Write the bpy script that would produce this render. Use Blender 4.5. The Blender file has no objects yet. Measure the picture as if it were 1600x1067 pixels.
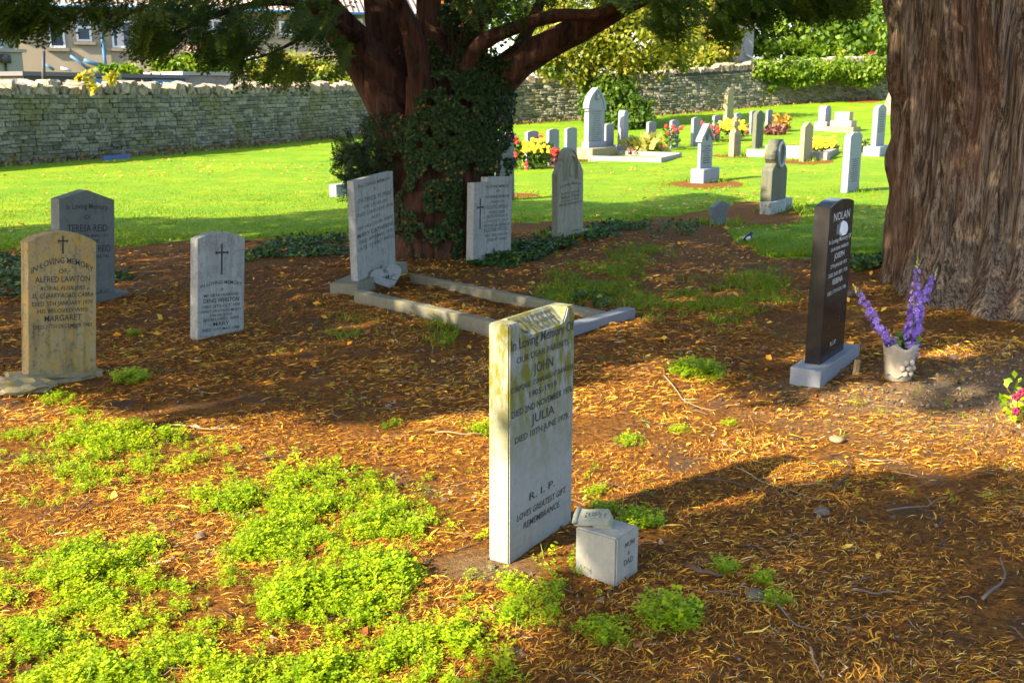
import bpy, bmesh, math, random
import numpy as np
from mathutils import Vector, Matrix, noise
from math import sin, cos, tan, atan, atan2, pi, radians, degrees, hypot, sqrt

random.seed(7)
rng = np.random.default_rng(11)
SC = bpy.context.scene
COL = SC.collection

# ------------------------------------------------------------------ camera
F = 1650.0; HOR = 150.0; H = 1.6
PITCH = atan((533.5 - HOR) / F)
cam_d = bpy.data.cameras.new('camera')
cam = bpy.data.objects.new('camera', cam_d); COL.objects.link(cam)
cam.location = (0, 0, H); cam.rotation_euler = (pi / 2 - PITCH, 0, 0)
cam_d.sensor_width = 36; cam_d.lens = F / 1600 * 36
cam_d.clip_start = .05; cam_d.clip_end = 1000
cam_d.dof.use_dof = True; cam_d.dof.focus_distance = 4.6; cam_d.dof.aperture_fstop = 9
SC.camera = cam

# ------------------------------------------------------------------ sky, sun, exposure
SUN_EL = radians(33); SHADOW_AZ = radians(34)          # shadows travel along this heading, measured from +x towards +y
SDX, SDY = cos(SHADOW_AZ), sin(SHADOW_AZ)
world = bpy.data.worlds.new('World'); SC.world = world; world.use_nodes = True
wn = world.node_tree.nodes; wl = world.node_tree.links
sky = wn.new('ShaderNodeTexSky'); sky.sky_type = 'NISHITA'; sky.sun_disc = False
sky.sun_elevation = SUN_EL
sky.sun_rotation = atan2(-SDX, -SDY)                    # measured clockwise from +y
sky.air_density = 1.0; sky.dust_density = 1.5; sky.ozone_density = 1.0
bg = wn['Background']; bg.inputs['Strength'].default_value = .125
wl.new(sky.outputs['Color'], bg.inputs['Color'])
sun_d = bpy.data.lights.new('sun', 'SUN'); sun_d.energy = 4.9; sun_d.angle = radians(.55); sun_d.color = (1, .87, .62)
sun = bpy.data.objects.new('sun', sun_d); COL.objects.link(sun)
sun.rotation_euler = Vector((SDX * cos(SUN_EL), SDY * cos(SUN_EL), -sin(SUN_EL))).to_track_quat('-Z', 'Y').to_euler()
SC.view_settings.view_transform = 'Standard'; SC.view_settings.look = 'None'
SC.view_settings.exposure = 2.15; SC.view_settings.gamma = 1.0; SC.view_settings.use_curve_mapping = False
SC.render.engine = 'CYCLES'
SC.cycles.max_bounces = 6; SC.cycles.diffuse_bounces = 4; SC.cycles.transparent_max_bounces = 4
SC.cycles.use_denoising = True

# ------------------------------------------------------------------ small numeric helpers
def _hash(ix, iy, s):
    h = (ix * 374761393 + iy * 668265263 + s * 974711) & 0x7fffffff
    h = ((h ^ (h >> 13)) * 1274126177) & 0x7fffffff
    return ((h ^ (h >> 16)) & 0xffff) / 65535.0
def vnoise(x, y, s=0):
    x = np.asarray(x, float); y = np.asarray(y, float)
    ix = np.floor(x).astype(np.int64); iy = np.floor(y).astype(np.int64)
    fx = x - ix; fy = y - iy; fx = fx * fx * (3 - 2 * fx); fy = fy * fy * (3 - 2 * fy)
    a = _hash(ix, iy, s); b = _hash(ix + 1, iy, s); c = _hash(ix, iy + 1, s); d = _hash(ix + 1, iy + 1, s)
    return (a + (b - a) * fx) * (1 - fy) + (c + (d - c) * fx) * fy
def fbm(x, y, s=0, o=4):
    t = 0; a = .5
    for k in range(o):
        t = t + a * vnoise(np.asarray(x) * 2 ** k, np.asarray(y) * 2 ** k, s + 17 * k); a *= .5
    return t / (1 - .5 ** o)

def tz(x, y):
    """height of the land"""
    x = np.asarray(x, float); y = np.asarray(y, float)
    t = np.clip(.5 * x + y - 24, 0, 45)
    z = .001 * t * t
    z = z + .10 * np.exp(-(((x - 3.0) / .9) ** 2 + ((y - 5.9) / .8) ** 2))           # fresh soil heap
    z = z + .20 * np.exp(-(((x - 4.2) / 1.4) ** 2 + ((y - 8.9) / 1.1) ** 2))        # rise round the right trunk
    return z
def ray(u, v):
    a = (u - 800) / F; b = (533.5 - v) / F
    return (a, cos(PITCH) + b * sin(PITCH), -sin(PITCH) + b * cos(PITCH))
def G(u, v, dz=0.0):
    """where the sight line of a photo pixel meets the land (raised by dz)"""
    d = ray(u, v); t = .5
    while t < 160:
        if H + d[2] * t <= float(tz(d[0] * t, d[1] * t)) + dz:
            a, b = t - .1, t
            for _ in range(24):
                m = (a + b) / 2
                if H + d[2] * m <= float(tz(d[0] * m, d[1] * m)) + dz: b = m
                else: a = m
            return Vector((d[0] * b, d[1] * b, H + d[2] * b))
        t += .1
    return Vector((d[0] * 60, d[1] * 60, 0))
def Zat(y, v):
    return H + y * tan(-PITCH + atan((533.5 - v) / F))
def at(u, v, y):
    z = Zat(y, v); od = y * cos(PITCH) + (H - z) * sin(PITCH)
    return Vector(((u - 800) / F * od, y, z))
def UV(x, y, z):
    x = np.asarray(x, float); y = np.asarray(y, float); z = np.asarray(z, float)
    od = y * cos(PITCH) + (H - z) * sin(PITCH); up = y * sin(PITCH) - (H - z) * cos(PITCH)
    od = np.where(od < .05, .05, od)
    return 800 + F * x / od, 533.5 - F * up / od
def inpoly(u, v, poly):
    u = np.asarray(u); v = np.asarray(v); r = np.zeros(u.shape, bool); n = len(poly)
    for i in range(n):
        x1, y1 = poly[i]; x2, y2 = poly[(i + 1) % n]
        c = ((y1 > v) != (y2 > v)) & (u < (x2 - x1) * (v - y1) / ((y2 - y1) or 1e-9) + x1)
        r ^= c
    return r

# ------------------------------------------------------------------ object helpers
def link(o, parent=None):
    COL.objects.link(o)
    if parent is not None: o.parent = parent
    return o
def tag(o, label=None, cat=None, group=None, kind=None):
    if label: o['label'] = label
    if cat: o['category'] = cat
    if group: o['group'] = group
    if kind: o['kind'] = kind
    return o
def empty(name, label, cat, loc, rz=0, group=None):
    o = bpy.data.objects.new(name, None); o.empty_display_size = .2
    o.location = loc; o.rotation_euler = (0, 0, rz); link(o)
    return tag(o, label, cat, group)
def npmesh(name, V, polys, mat, tone=None, smooth=False):
    me = bpy.data.meshes.new(name); V = np.asarray(V, np.float32)
    me.vertices.add(len(V)); me.vertices.foreach_set('co', V.ravel())
    polys = [np.asarray(p, np.int32) for p in polys if len(p)]
    nl = sum(p.size for p in polys); npo = sum(len(p) for p in polys)
    me.loops.add(nl); me.polygons.add(npo)
    me.loops.foreach_set('vertex_index', np.concatenate([p.ravel() for p in polys]))
    tot = np.concatenate([np.full(len(p), p.shape[1], np.int32) for p in polys])
    me.polygons.foreach_set('loop_start', np.concatenate([[0], np.cumsum(tot)[:-1]]).astype(np.int32))
    me.polygons.foreach_set('loop_total', tot)
    if smooth: me.polygons.foreach_set('use_smooth', np.ones(npo, bool))
    if tone is not None:
        a = me.attributes.new('tone', 'FLOAT', 'POINT'); a.data.foreach_set('value', np.asarray(tone, np.float32))
    me.update(calc_edges=True)
    if mat: me.materials.append(mat)
    return me
def nobj(name, V, polys, mat, parent=None, tone=None, smooth=False):
    return link(bpy.data.objects.new(name, npmesh(name, V, polys, mat, tone, smooth)), parent)
def bobj(name, bm, mat, parent=None, smooth=False):
    me = bpy.data.meshes.new(name); bm.normal_update(); bm.to_mesh(me); bm.free()
    if smooth: me.polygons.foreach_set('use_smooth', np.ones(len(me.polygons), bool))
    if mat: me.materials.append(mat)
    return link(bpy.data.objects.new(name, me), parent)
def box(bm, x0, x1, y0, y1, z0, z1, bev=0):
    vs = [bm.verts.new((x, y, z)) for z in (z0, z1) for x, y in ((x0, y0), (x1, y0), (x1, y1), (x0, y1))]
    fs = [(3, 2, 1, 0), (4, 5, 6, 7), (0, 1, 5, 4), (1, 2, 6, 5), (2, 3, 7, 6), (3, 0, 4, 7)]
    faces = [bm.faces.new([vs[i] for i in f]) for f in fs]
    if bev:
        es = {e for f in faces for e in f.edges}
        bmesh.ops.bevel(bm, geom=list(es), offset=bev, segments=1, affect='EDGES')
def boxobj(name, x0, x1, y0, y1, z0, z1, mat, parent=None, bev=0):
    bm = bmesh.new(); box(bm, x0, x1, y0, y1, z0, z1, bev); return bobj(name, bm, mat, parent)
def tube_np(pts, radii, n=10, flute=0, seed=0, cap=True, rough=0.0):
    """a tapering tube along points -> verts, quads"""
    P = np.array([tuple(p) for p in pts], float); m = len(P); R = np.asarray(radii, float)
    T = np.gradient(P, axis=0); T /= np.linalg.norm(T, axis=1)[:, None] + 1e-9
    ref = np.array([0., 0, 1]) if abs(T[0][2]) < .9 else np.array([1., 0, 0])
    A = np.cross(T[0], ref); A /= np.linalg.norm(A); V = []
    arc = np.concatenate([[0], np.cumsum(np.linalg.norm(np.diff(P, axis=0), axis=1))])
    th = np.arange(n) / n * 2 * pi
    for i in range(m):
        A = A - T[i] * A.dot(T[i]); A /= np.linalg.norm(A); B = np.cross(T[i], A)
        r = R[i] * (1 + flute * (vnoise(th * 3 / pi * 2 + .0 * arc[i], np.full(n, arc[i] * .7), seed) - .5) * 2)
        if rough: r = r * (1 + rough * (vnoise(th * 9 / pi, np.full(n, arc[i] * 6), seed + 5) - .5) * 2)
        V.append(P[i] + r[:, None] * (np.cos(th)[:, None] * A + np.sin(th)[:, None] * B))
    V = np.concatenate(V); i = np.arange(m - 1)[:, None] * n; j = np.arange(n)[None]
    q = np.stack([i + j, i + (j + 1) % n, i + n + (j + 1) % n, i + n + j], -1).reshape(-1, 4)
    polys = [q]
    if cap: polys += [np.arange(n)[None, ::-1], (np.arange(n) + (m - 1) * n)[None]]
    return V, polys
def curve_pts(pts, k=6):
    """Catmull-Rom through points"""
    P = [np.array(tuple(p), float) for p in pts]; P = [2 * P[0] - P[1]] + P + [2 * P[-1] - P[-2]]; out = []
    for i in range(1, len(P) - 2):
        for t in np.arange(k) / k:
            a, b, c, d = P[i - 1:i + 3]
            out.append(.5 * (2 * b + (c - a) * t + (2 * a - 5 * b + 4 * c - d) * t * t + (3 * b - a - 3 * c + d) * t ** 3))
    out.append(P[-2]); return np.array(out)
def joinp(parts):
    """join (V, polys) pieces"""
    V = []; D = {}; o = 0
    for v, ps in parts:
        V.append(v)
        for p in ps:
            p = np.asarray(p); D.setdefault(p.shape[1], []).append(p + o)
        o += len(v)
    return np.concatenate(V), [np.concatenate(x) for x in D.values()]
def scatter(TV, TF, pos, fwd, up=None, scale=None, tone=None, ttone=None):
    """copy template TV (n,3; x forward, z up) to many places -> V, F, tone"""
    n = len(pos); fwd = fwd / (np.linalg.norm(fwd, axis=1)[:, None] + 1e-9)
    if up is None: up = rng.normal(size=(n, 3))
    s = np.cross(up, fwd); s /= np.linalg.norm(s, axis=1)[:, None] + 1e-9
    u = np.cross(fwd, s)
    sc = np.ones(n) if scale is None else np.asarray(scale)
    B = np.stack([fwd, s, u], 1) * sc[:, None, None]
    V = np.einsum('vk,nkc->nvc', TV, B) + pos[:, None]
    k = len(TV); Fa = (TF[None] + (np.arange(n) * k)[:, None, None]).reshape(-1, TF.shape[1])
    tn = np.repeat(rng.random(n) if tone is None else tone, k)
    if ttone is not None: tn = np.clip(tn + np.tile(ttone, n), 0, 1)
    return V.reshape(-1, 3), Fa, tn
def rdir(n, zb=0.0, zs=1.0):
    d = rng.normal(size=(n, 3)); d[:, 2] = d[:, 2] * zs + zb
    return d / np.linalg.norm(d, axis=1)[:, None]

# ------------------------------------------------------------------ material helpers
class MB:
    def __init__(s, name, rough=.85, spec=.3):
        s.m = bpy.data.materials.new(name); s.m.use_nodes = True; s.t = s.m.node_tree; s.n = s.t.nodes
        s.p = s.n['Principled BSDF']; s.out = s.n['Material Output']
        s.p.inputs['Roughness'].default_value = rough; s.p.inputs['Specular IOR Level'].default_value = spec
    def new(s, t, **kw):
        x = s.n.new(t)
        for k, v in kw.items(): setattr(x, k, v)
        return x
    def put(s, sock, v):
        if isinstance(v, bpy.types.NodeSocket): s.t.links.new(v, sock)
        elif isinstance(v, (tuple, list)) and len(v) == 3 and sock.type == 'RGBA': sock.default_value = (*v, 1)
        else: sock.default_value = v
    def coord(s, kind='Object', scale=(1, 1, 1), rnd=False):
        o = s.new('ShaderNodeNewGeometry').outputs['Position'] if kind == 'World' else s.new('ShaderNodeTexCoord').outputs[kind]
        mp = s.new('ShaderNodeMapping'); s.put(mp.inputs['Vector'], o); mp.inputs['Scale'].default_value = scale
        if rnd:
            oi = s.new('ShaderNodeObjectInfo'); mm = s.new('ShaderNodeVectorMath', operation='SCALE')
            mm.inputs[0].default_value = (31, 17, 53); s.put(mm.inputs['Scale'], oi.outputs['Random'])
            s.put(mp.inputs['Location'], mm.outputs[0])
        return mp.outputs[0]
    def noise(s, sc, det=4, co=None, rough=.55, dist=0):
        x = s.new('ShaderNodeTexNoise'); x.inputs['Scale'].default_value = sc; x.inputs['Detail'].default_value = det
        x.inputs['Roughness'].default_value = rough; x.inputs['Distortion'].default_value = dist
        if co is not None: s.put(x.inputs['Vector'], co)
        return x.outputs['Fac']
    def voro(s, sc, co=None, feature='F1', out='Distance'):
        x = s.new('ShaderNodeTexVoronoi', feature=feature); x.inputs['Scale'].default_value = sc
        if co is not None: s.put(x.inputs['Vector'], co)
        return x.outputs[out]
    def rng(s, v, a, b, c=0., d=1.):
        x = s.new('ShaderNodeMapRange'); s.put(x.inputs['Value'], v)
        for k, q in zip(('From Min', 'From Max', 'To Min', 'To Max'), (a, b, c, d)): x.inputs[k].default_value = q
        return x.outputs['Result']
    def math(s, op, a, b=0.):
        x = s.new('ShaderNodeMath', operation=op); s.put(x.inputs[0], a); s.put(x.inputs[1], b); return x.outputs[0]
    def mix(s, f, a, b, mode='MIX'):
        x = s.new('ShaderNodeMix', data_type='RGBA', blend_type=mode)
        s.put(x.inputs[0], f); s.put(x.inputs[6], a); s.put(x.inputs[7], b); return x.outputs[2]
    def attr(s, name='tone'):
        return s.new('ShaderNodeAttribute', attribute_name=name).outputs['Fac']
    def orand(s): return s.new('ShaderNodeObjectInfo').outputs['Random']
    def sep(s, co):
        x = s.new('ShaderNodeSeparateXYZ'); s.put(x.inputs[0], co); return x.outputs
    def col(s, c): s.put(s.p.inputs['Base Color'], c); return s
    def bump(s, h, st=.3, d=.02):
        x = s.new('ShaderNodeBump'); x.inputs['Strength'].default_value = st; x.inputs['Distance'].default_value = d
        s.put(x.inputs['Height'], h); s.put(s.p.inputs['Normal'], x.outputs[0]); return s
    def translucent(s, c, f=.4):
        tr = s.new('ShaderNodeBsdfTranslucent'); s.put(tr.inputs['Color'], c)
        mx = s.new('ShaderNodeMixShader'); mx.inputs[0].default_value = f
        s.t.links.new(s.p.outputs[0], mx.inputs[1]); s.t.links.new(tr.outputs[0], mx.inputs[2])
        s.t.links.new(mx.outputs[0], s.out.inputs['Surface']); return s

def flat(name, c, rough=.8, spec=.3, var=.15, sc=12):
    b = MB(name, rough, spec); n = b.noise(sc, 4, b.coord('Object', rnd=True))
    d = tuple(x * (1 - var * 2) for x in c)
    return b.col(b.mix(n, d, tuple(min(1, x * (1 + var)) for x in c))).m
def leafmat(name, c0, c1, c2=None, tr=.35, rough=.55, spec=.35):
    b = MB(name, rough, spec); t = b.attr()
    c = b.mix(t, c0, c1)
    if c2: c = b.mix(b.rng(t, .8, .95), c, c2)
    b.col(c); return b.translucent(b.mix(.5, c, (1, 1, .2), 'MULTIPLY'), tr).m
def stonemat(name, base, dark, lichen=None, la=.5, topz=None, grime=.5, rough=.85, vein=0, streak=.4):
    """weathered stone: blotches, streaks of dirt, lichen thicker towards the top (topz = z where it is thickest)"""
    b = MB(name, rough, .3); co = b.coord('Object', rnd=True)
    big = b.noise(5, 6, co, .62); fine = b.noise(45, 4, co, .65)
    st = b.noise(1, 5, b.coord('Object', (22, 22, 2.2), rnd=True), .6)
    c = b.mix(b.rng(big, .35, .7), base, tuple(x * .72 + y * .28 for x, y in zip(base, dark)))
    c = b.mix(b.math('MULTIPLY', b.rng(st, .48, .72), streak), c, dark)
    c = b.mix(b.math('MULTIPLY', b.rng(fine, .52, .68), grime), c, dark)
    if vein:
        vv = b.voro(6, b.mix(.06, co, b.new('ShaderNodeTexNoise').outputs['Color'], 'ADD'), 'DISTANCE_TO_EDGE')
        c = b.mix(b.math('MULTIPLY', b.math('MULTIPLY', b.rng(vv, .0, .035, 1, 0), vein), b.rng(big, .45, .6)), c, dark)
    if lichen:
        ln = b.noise(15, 8, b.coord('Object', (1.5, 1.5, .6), rnd=True), .72)
        f = b.rng(ln, .60 - la * .22, .75 - la * .2)
        if topz is not None:
            z = b.sep(b.coord('Object'))[2]
            f = b.math('MULTIPLY', f, b.rng(b.math('ADD', z, b.math('MULTIPLY', big, .3)), topz[0] + .15, topz[1] + .15))
        c = b.mix(f, c, lichen)
    b.col(c)
    return b.bump(b.math('ADD', b.math('MULTIPLY', big, .5), fine), .45, .006).m
# ================================================================== LAND
LAWN_EDGE = [(-400, 392), (0, 388), (120, 386), (300, 379), (380, 377), (540, 366), (700, 352), (850, 350), (960, 348),
             (1050, 338), (1100, 326), (1128, 326), (1142, 372), (1165, 388), (1200, 398), (1270, 404), (1390, 410), (1900, 414)]
BARE = [(1180, 336, 78, 20), (1105, 288, 58, 7), (800, 306, 42, 5), (1262, 253, 42, 5), (1350, 158, 30, 4), (1150, 244, 45, 3), (905, 246, 30, 8)]
def lawn_mask(x, y):
    u, v = UV(x, y, tz(x, y))
    b = np.interp(u, [p[0] for p in LAWN_EDGE], [p[1] for p in LAWN_EDGE])
    n = (fbm(x * 2.2, y * 2.2, 3) - .5)
    m = (b - v) / 7 + n * 2.6
    for cu, cv, ru, rv in BARE:
        e = np.sqrt(((u - cu) / ru) ** 2 + ((v - cv) / rv) ** 2)
        m = np.minimum(m, (e - 1) * 3 + n * 1.5)
    return np.where(y < 8, -1, np.clip(m, -1, 1))
ys = np.concatenate([np.arange(-12, 1.9, .7), np.arange(1.9, 14, .055), 14 * (150 / 14) ** (np.arange(0, 91) / 90)])
ss = np.linspace(-1, 1, 281)
YY, S_ = np.meshgrid(ys, ss, indexing='ij')
XX = np.maximum(13, .85 * YY + 9) * (.22 * S_ + .78 * S_ ** 3)
ZZ = tz(XX, YY)
m_l = lawn_mask(XX, YY)
near = np.clip((13 - YY) / 3, 0, 1)
ZG = ZZ + near * ((fbm(XX * 1.3, YY * 1.3, 5, 3) - .5) * .05 + (fbm(XX * 9, YY * 9, 9, 3) - .5) * .022)
def gridq(ni, nj):
    i, j = np.meshgrid(np.arange(ni - 1), np.arange(nj - 1), indexing='ij')
    a = (i * nj + j).ravel(); return np.stack([a, a + 1, a + nj + 1, a + nj], 1)
gq = gridq(*XX.shape)

b = MB('litter soil', .95, .1); co = b.coord('World')
n1 = b.noise(3.2, 5, co, .6); n2 = b.noise(38, 5, co, .7); n3 = b.noise(140, 3, co, .7); n4 = b.noise(1.1, 4, co, .6)
stw = b.noise(60, 3, b.coord('World', (.35, 1.6, 1)), .7, 1.2)
c = b.mix(b.rng(n2, .4, .62), (.05, .022, .010), (.36, .145, .022))
c = b.mix(b.math('MULTIPLY', b.rng(stw, .52, .66), .75), c, (.42, .19, .028))
c = b.mix(b.rng(b.math('ADD', n1, b.math('MULTIPLY', n2, .25)), .68, .80), c, (.105, .075, .055))
sx = b.attr('sand')
c = b.mix(sx, c, b.mix(b.rng(n2, .3, .7), (.20, .135, .08), (.40, .28, .165)))
fl_ = b.noise(1, 4, b.coord('World', (90, 330, 60)), .75, 2.0); fl2 = b.noise(1, 4, b.coord('World', (300, 80, 60)), .75, 2.0)
c = b.mix(b.math('MULTIPLY', b.rng(fl_, .54, .62), b.math('SUBTRACT', .85, sx)), c, (.50, .215, .025)); c = b.mix(b.math('MULTIPLY', b.rng(fl2, .56, .64), b.math('SUBTRACT', .85, sx)), c, (.40, .13, .02))
c = b.mix(b.math('MULTIPLY', b.rng(n3, .58, .68), .65), c, (.018, .010, .007))
b.col(c); b.bump(b.math('ADD', n2, b.math('ADD', b.math('MULTIPLY', n3, 1.6), b.math('ADD', fl_, fl2))), 1.0, .025); M_SOIL = b.m
sand = np.clip(1.35 - np.sqrt(((XX - 2.85) / 1.25) ** 2 + ((YY - 5.4) / .72) ** 2) + (fbm(XX * 5, YY * 5, 2) - .5) * .8, 0, 1)
sand = np.maximum(sand, .75 * np.clip(1.2 - np.sqrt(((XX + .1) / .22) ** 2 + ((YY - 3.42) / .16) ** 2), 0, 1))
g = nobj('ground', np.stack([XX, YY, ZG], -1).reshape(-1, 3), [gq], M_SOIL, smooth=True)
at_ = g.data.attributes.new('sand', 'FLOAT', 'POINT'); at_.data.foreach_set('value', sand.ravel().astype(np.float32))
tag(g, kind='structure')

b = MB('lawn turf', .9, .15); co = b.coord('World')
n1 = b.noise(.55, 5, co, .6); n2 = b.noise(26, 5, co, .7); n3 = b.noise(2.4, 5, co, .6)
c = b.mix(b.rng(n1, .38, .62), (.115, .23, .002), (.20, .28, .002)); c = b.mix(b.math('MULTIPLY', b.rng(b.noise(1.3, 6, co, .7), .48, .64), .8), c, (.105, .205, .004))
c = b.mix(b.math('MULTIPLY', b.rng(n2, .40, .66), .8), c, (.05, .125, .003))
c = b.mix(b.math('MULTIPLY', b.rng(b.math('ADD', b.math('MULTIPLY', n3, .8), b.math('MULTIPLY', n2, .4)), .64, .76), .5), c, (.29, .22, .015))
b.col(c); b.bump(b.math('ADD', n2, n3), .7, .05); M_LAWN = b.m
sel = (m_l.ravel()[gq] > -.99).any(1)
g2 = np.unique(gq[sel]); remap = np.zeros(XX.size, int); remap[g2] = np.arange(len(g2))
ZL = ZZ + .03 * m_l + (fbm(XX * 3, YY * 3, 8, 3) - .5) * .02 * (m_l > 0)
o = nobj('lawn', np.stack([XX, YY, ZL], -1).reshape(-1, 3)[g2], [remap[gq[sel]]], M_LAWN, smooth=True); tag(o, kind='structure')

# ================================================================== BOUNDARY WALL
M_RUB = MB('rubble stone', .92, .2); b = M_RUB; co = b.coord('Object', rnd=True)
r = b.math('FRACT', b.math('ADD', b.orand(), b.attr())); n = b.noise(3, 6, b.coord('World'), .65); n2 = b.noise(14, 5, b.coord('World'), .7)
c = b.mix(r, (.085, .085, .06), (.27, .255, .185)); c = b.mix(b.rng(b.noise(1.1, 5, b.coord('World'), .65), .47, .66), c, (.155, .145, .05)); c = b.mix(b.rng(n, .52, .7), c, (.25, .235, .18))
c = b.mix(b.math('MULTIPLY', b.rng(n2, .48, .64), .8), c, (.055, .06, .045)); b.col(c); b.bump(n2, .9, .035); M_RUB = b.m
b = MB('coping stone', .9, .2); r = b.orand(); n = b.noise(7, 5, b.coord('World'), .65)
c = b.mix(r, (.24, .18, .145), (.36, .28, .22)); c = b.mix(b.rng(n, .46, .62), c, (.11, .105, .06)); b.col(c); b.bump(n, .5, .03); M_COPE = b.m
M_MORT = flat('wall mortar', (.085, .085, .07), .95, .1, .2, 8)
wp = [G(u, v) for u, v in ((0, 262), (150, 250), (300, 238), (430, 226), (570, 213), (690, 204), (800, 196), (930, 188), (1050, 180), (1200, 167), (1290, 160), (1376, 155))]
wp = [(-15.0, 13.0, 0), (-13.6, 18.5, 0)] + [tuple(p) for p in wp] + [(25, 54.2, 1.8), (34, 55, 2.0)]
WP = curve_pts(wp, 12); wd = np.concatenate([[0], np.cumsum(np.hypot(*np.diff(WP[:, :2], axis=0).T))])
def wall_at(s):
    x = np.interp(s, wd, WP[:, 0]); y = np.interp(s, wd, WP[:, 1]); e = .3
    dx = np.interp(s + e, wd, WP[:, 0]) - np.interp(s - e, wd, WP[:, 0]); dy = np.interp(s + e, wd, WP[:, 1]) - np.interp(s - e, wd, WP[:, 1])
    return x, y, atan2(dy, dx)
def s_of_u(u):
    uu, _ = UV(WP[:, 0], WP[:, 1], WP[:, 2]); return float(np.interp(u, uu[12:], wd[12:]))
wall = empty('stone_wall', 'long grey rubble stone boundary wall with rough upright coping stones along its top', 'wall', (0, 0, 0))
def wall_h(s): return 1.63 + (.13 if s > s_of_u(1045) else 0)
cs = np.arange(0, wd[-1], .5); V = []
for s in cs:
    x, y, a = wall_at(s); nx, ny = sin(a), -cos(a); z = float(tz(x, y))
    for off, zz in ((-.03, z - .3), (-.03, z + wall_h(s)), (-.47, z + wall_h(s)), (-.47, z - .3)):
        V.append((x + nx * off, y + ny * off, zz))
n = len(cs); q = [(i * 4 + k, i * 4 + 4 + k, i * 4 + 4 + (k + 1) % 4, i * 4 + (k + 1) % 4) for i in range(n - 1) for k in range(3)]
nobj('mortar_core', V, [np.array(q)], M_MORT, wall)
# stone templates: unit block, front at y=-.5, chipped
def rock_mesh(name, seed, mat, rough=.10, cuts=1):
    rr = random.Random(seed); bm = bmesh.new(); bmesh.ops.create_cube(bm, size=1)
    bmesh.ops.bevel(bm, geom=bm.edges[:], offset=.07, segments=1, affect='EDGES')
    for v in bm.verts: v.co += Vector((rr.uniform(-1, 1), rr.uniform(-1, 1), rr.uniform(-1, 1))) * rough * .5
    me = bpy.data.meshes.new(name); bm.to_mesh(me); bm.free(); me.materials.append(mat); return me
RUB = [rock_mesh('stone', 100 + k, M_RUB, .15) for k in range(8)]
CAP = [rock_mesh('coping_stone', 200 + k, M_COPE, .26) for k in range(8)]
stones = []; z = 0.0; zc = -.08; rw = random.Random(5)
sR = s_of_u(1385)
while zc < 1.62:
    hgt = rw.choice([.08, .10, .12, .15, .18, .12]); hgt = min(hgt, max(.07, 1.63 - zc)); s = s_of_u(-25) + rw.uniform(0, .3)
    while s < sR:
        L = rw.choice([.13, .18, .24, .30, .38, .52]) * rw.uniform(.8, 1.2) * (1.15 if hgt > .16 else 1)
        if rw.random() < .3 and hgt > .14:
            stones.append((s, zc, L * .8, hgt * .48)); stones.append((s, zc + hgt * .5, L * .8, hgt * .48)); s += L * .8
        else: stones.append((s, zc, L, hgt)); s += L
    zc += hgt
def stone_xf(s, zc, L, hh):
    x, y, a = wall_at(s + L / 2); base = float(tz(x, y)); pr = rw.uniform(-.022, .022)
    return Vector((x + sin(a) * (pr - .12), y - cos(a) * (pr - .12), base + zc + hh / 2)), a + rw.uniform(-.03, .03), (L - .008, .26, hh - .006)
def vis_score(st):
    p, a, sc = stone_xf(*st); u, v = UV(p.x, p.y, p.z); d = p.y
    hid = 575 < u < 790 or u > 1376 or u < -10
    return (0 if hid else 1) * sc[0] * sc[2] / (d * d)
order = sorted(range(len(stones)), key=lambda i: -vis_score(stones[i])); first = set(order[:280]); rest = []
for i, st in enumerate(stones):
    p, a, sc = stone_xf(*st)
    if i in first:
        o = bpy.data.objects.new('stone', RUB[rw.randrange(8)]); o.location = p; o.rotation_euler = (rw.uniform(-.05, .05), rw.uniform(-.035, .035), a); o.scale = sc; link(o, wall)
    else: rest.append((p, a, sc))
tv = [np.array([v.co[:] for v in m.vertices]) for m in RUB]; tf = [[np.array([p.vertices[:] for p in m.polygons if len(p.vertices) == k]) for k in (3, 4)] for m in RUB]
parts = []; tones = []
for p, a, sc in rest:
    k = rw.randrange(8); v = tv[k] * np.array(sc); ca, sa = cos(a), sin(a)
    v = np.stack([v[:, 0] * ca - v[:, 1] * sa, v[:, 0] * sa + v[:, 1] * ca, v[:, 2]], 1) + np.array(p)
    parts.append((v, [f for f in tf[k] if len(f)])); tones.append(np.full(len(v), rw.random()))
V, ps = joinp(parts); o = nobj('far_stonework', V, ps, M_RUB, wall, tone=np.concatenate(tones)); tag(o, kind='stuff')
s = s_of_u(-25); ncap = 0
while s < sR and ncap < 290:
    L = rw.uniform(.15, .36); x, y, a = wall_at(s + L / 2); hh = rw.uniform(.18, .36)
    o = bpy.data.objects.new('coping_stone', CAP[rw.randrange(8)]); link(o, wall); ncap += 1
    o.location = (x + sin(a) * -.22, y - cos(a) * -.22, float(tz(x, y)) + wall_h(s) + hh / 2 - .02)
    o.rotation_euler = (rw.uniform(-.12, .12), rw.uniform(-.25, .25), a + rw.uniform(-.2, .2)); o.scale = (L, rw.uniform(.42, .55), hh)
    s += L + rw.uniform(0, .05)

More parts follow.
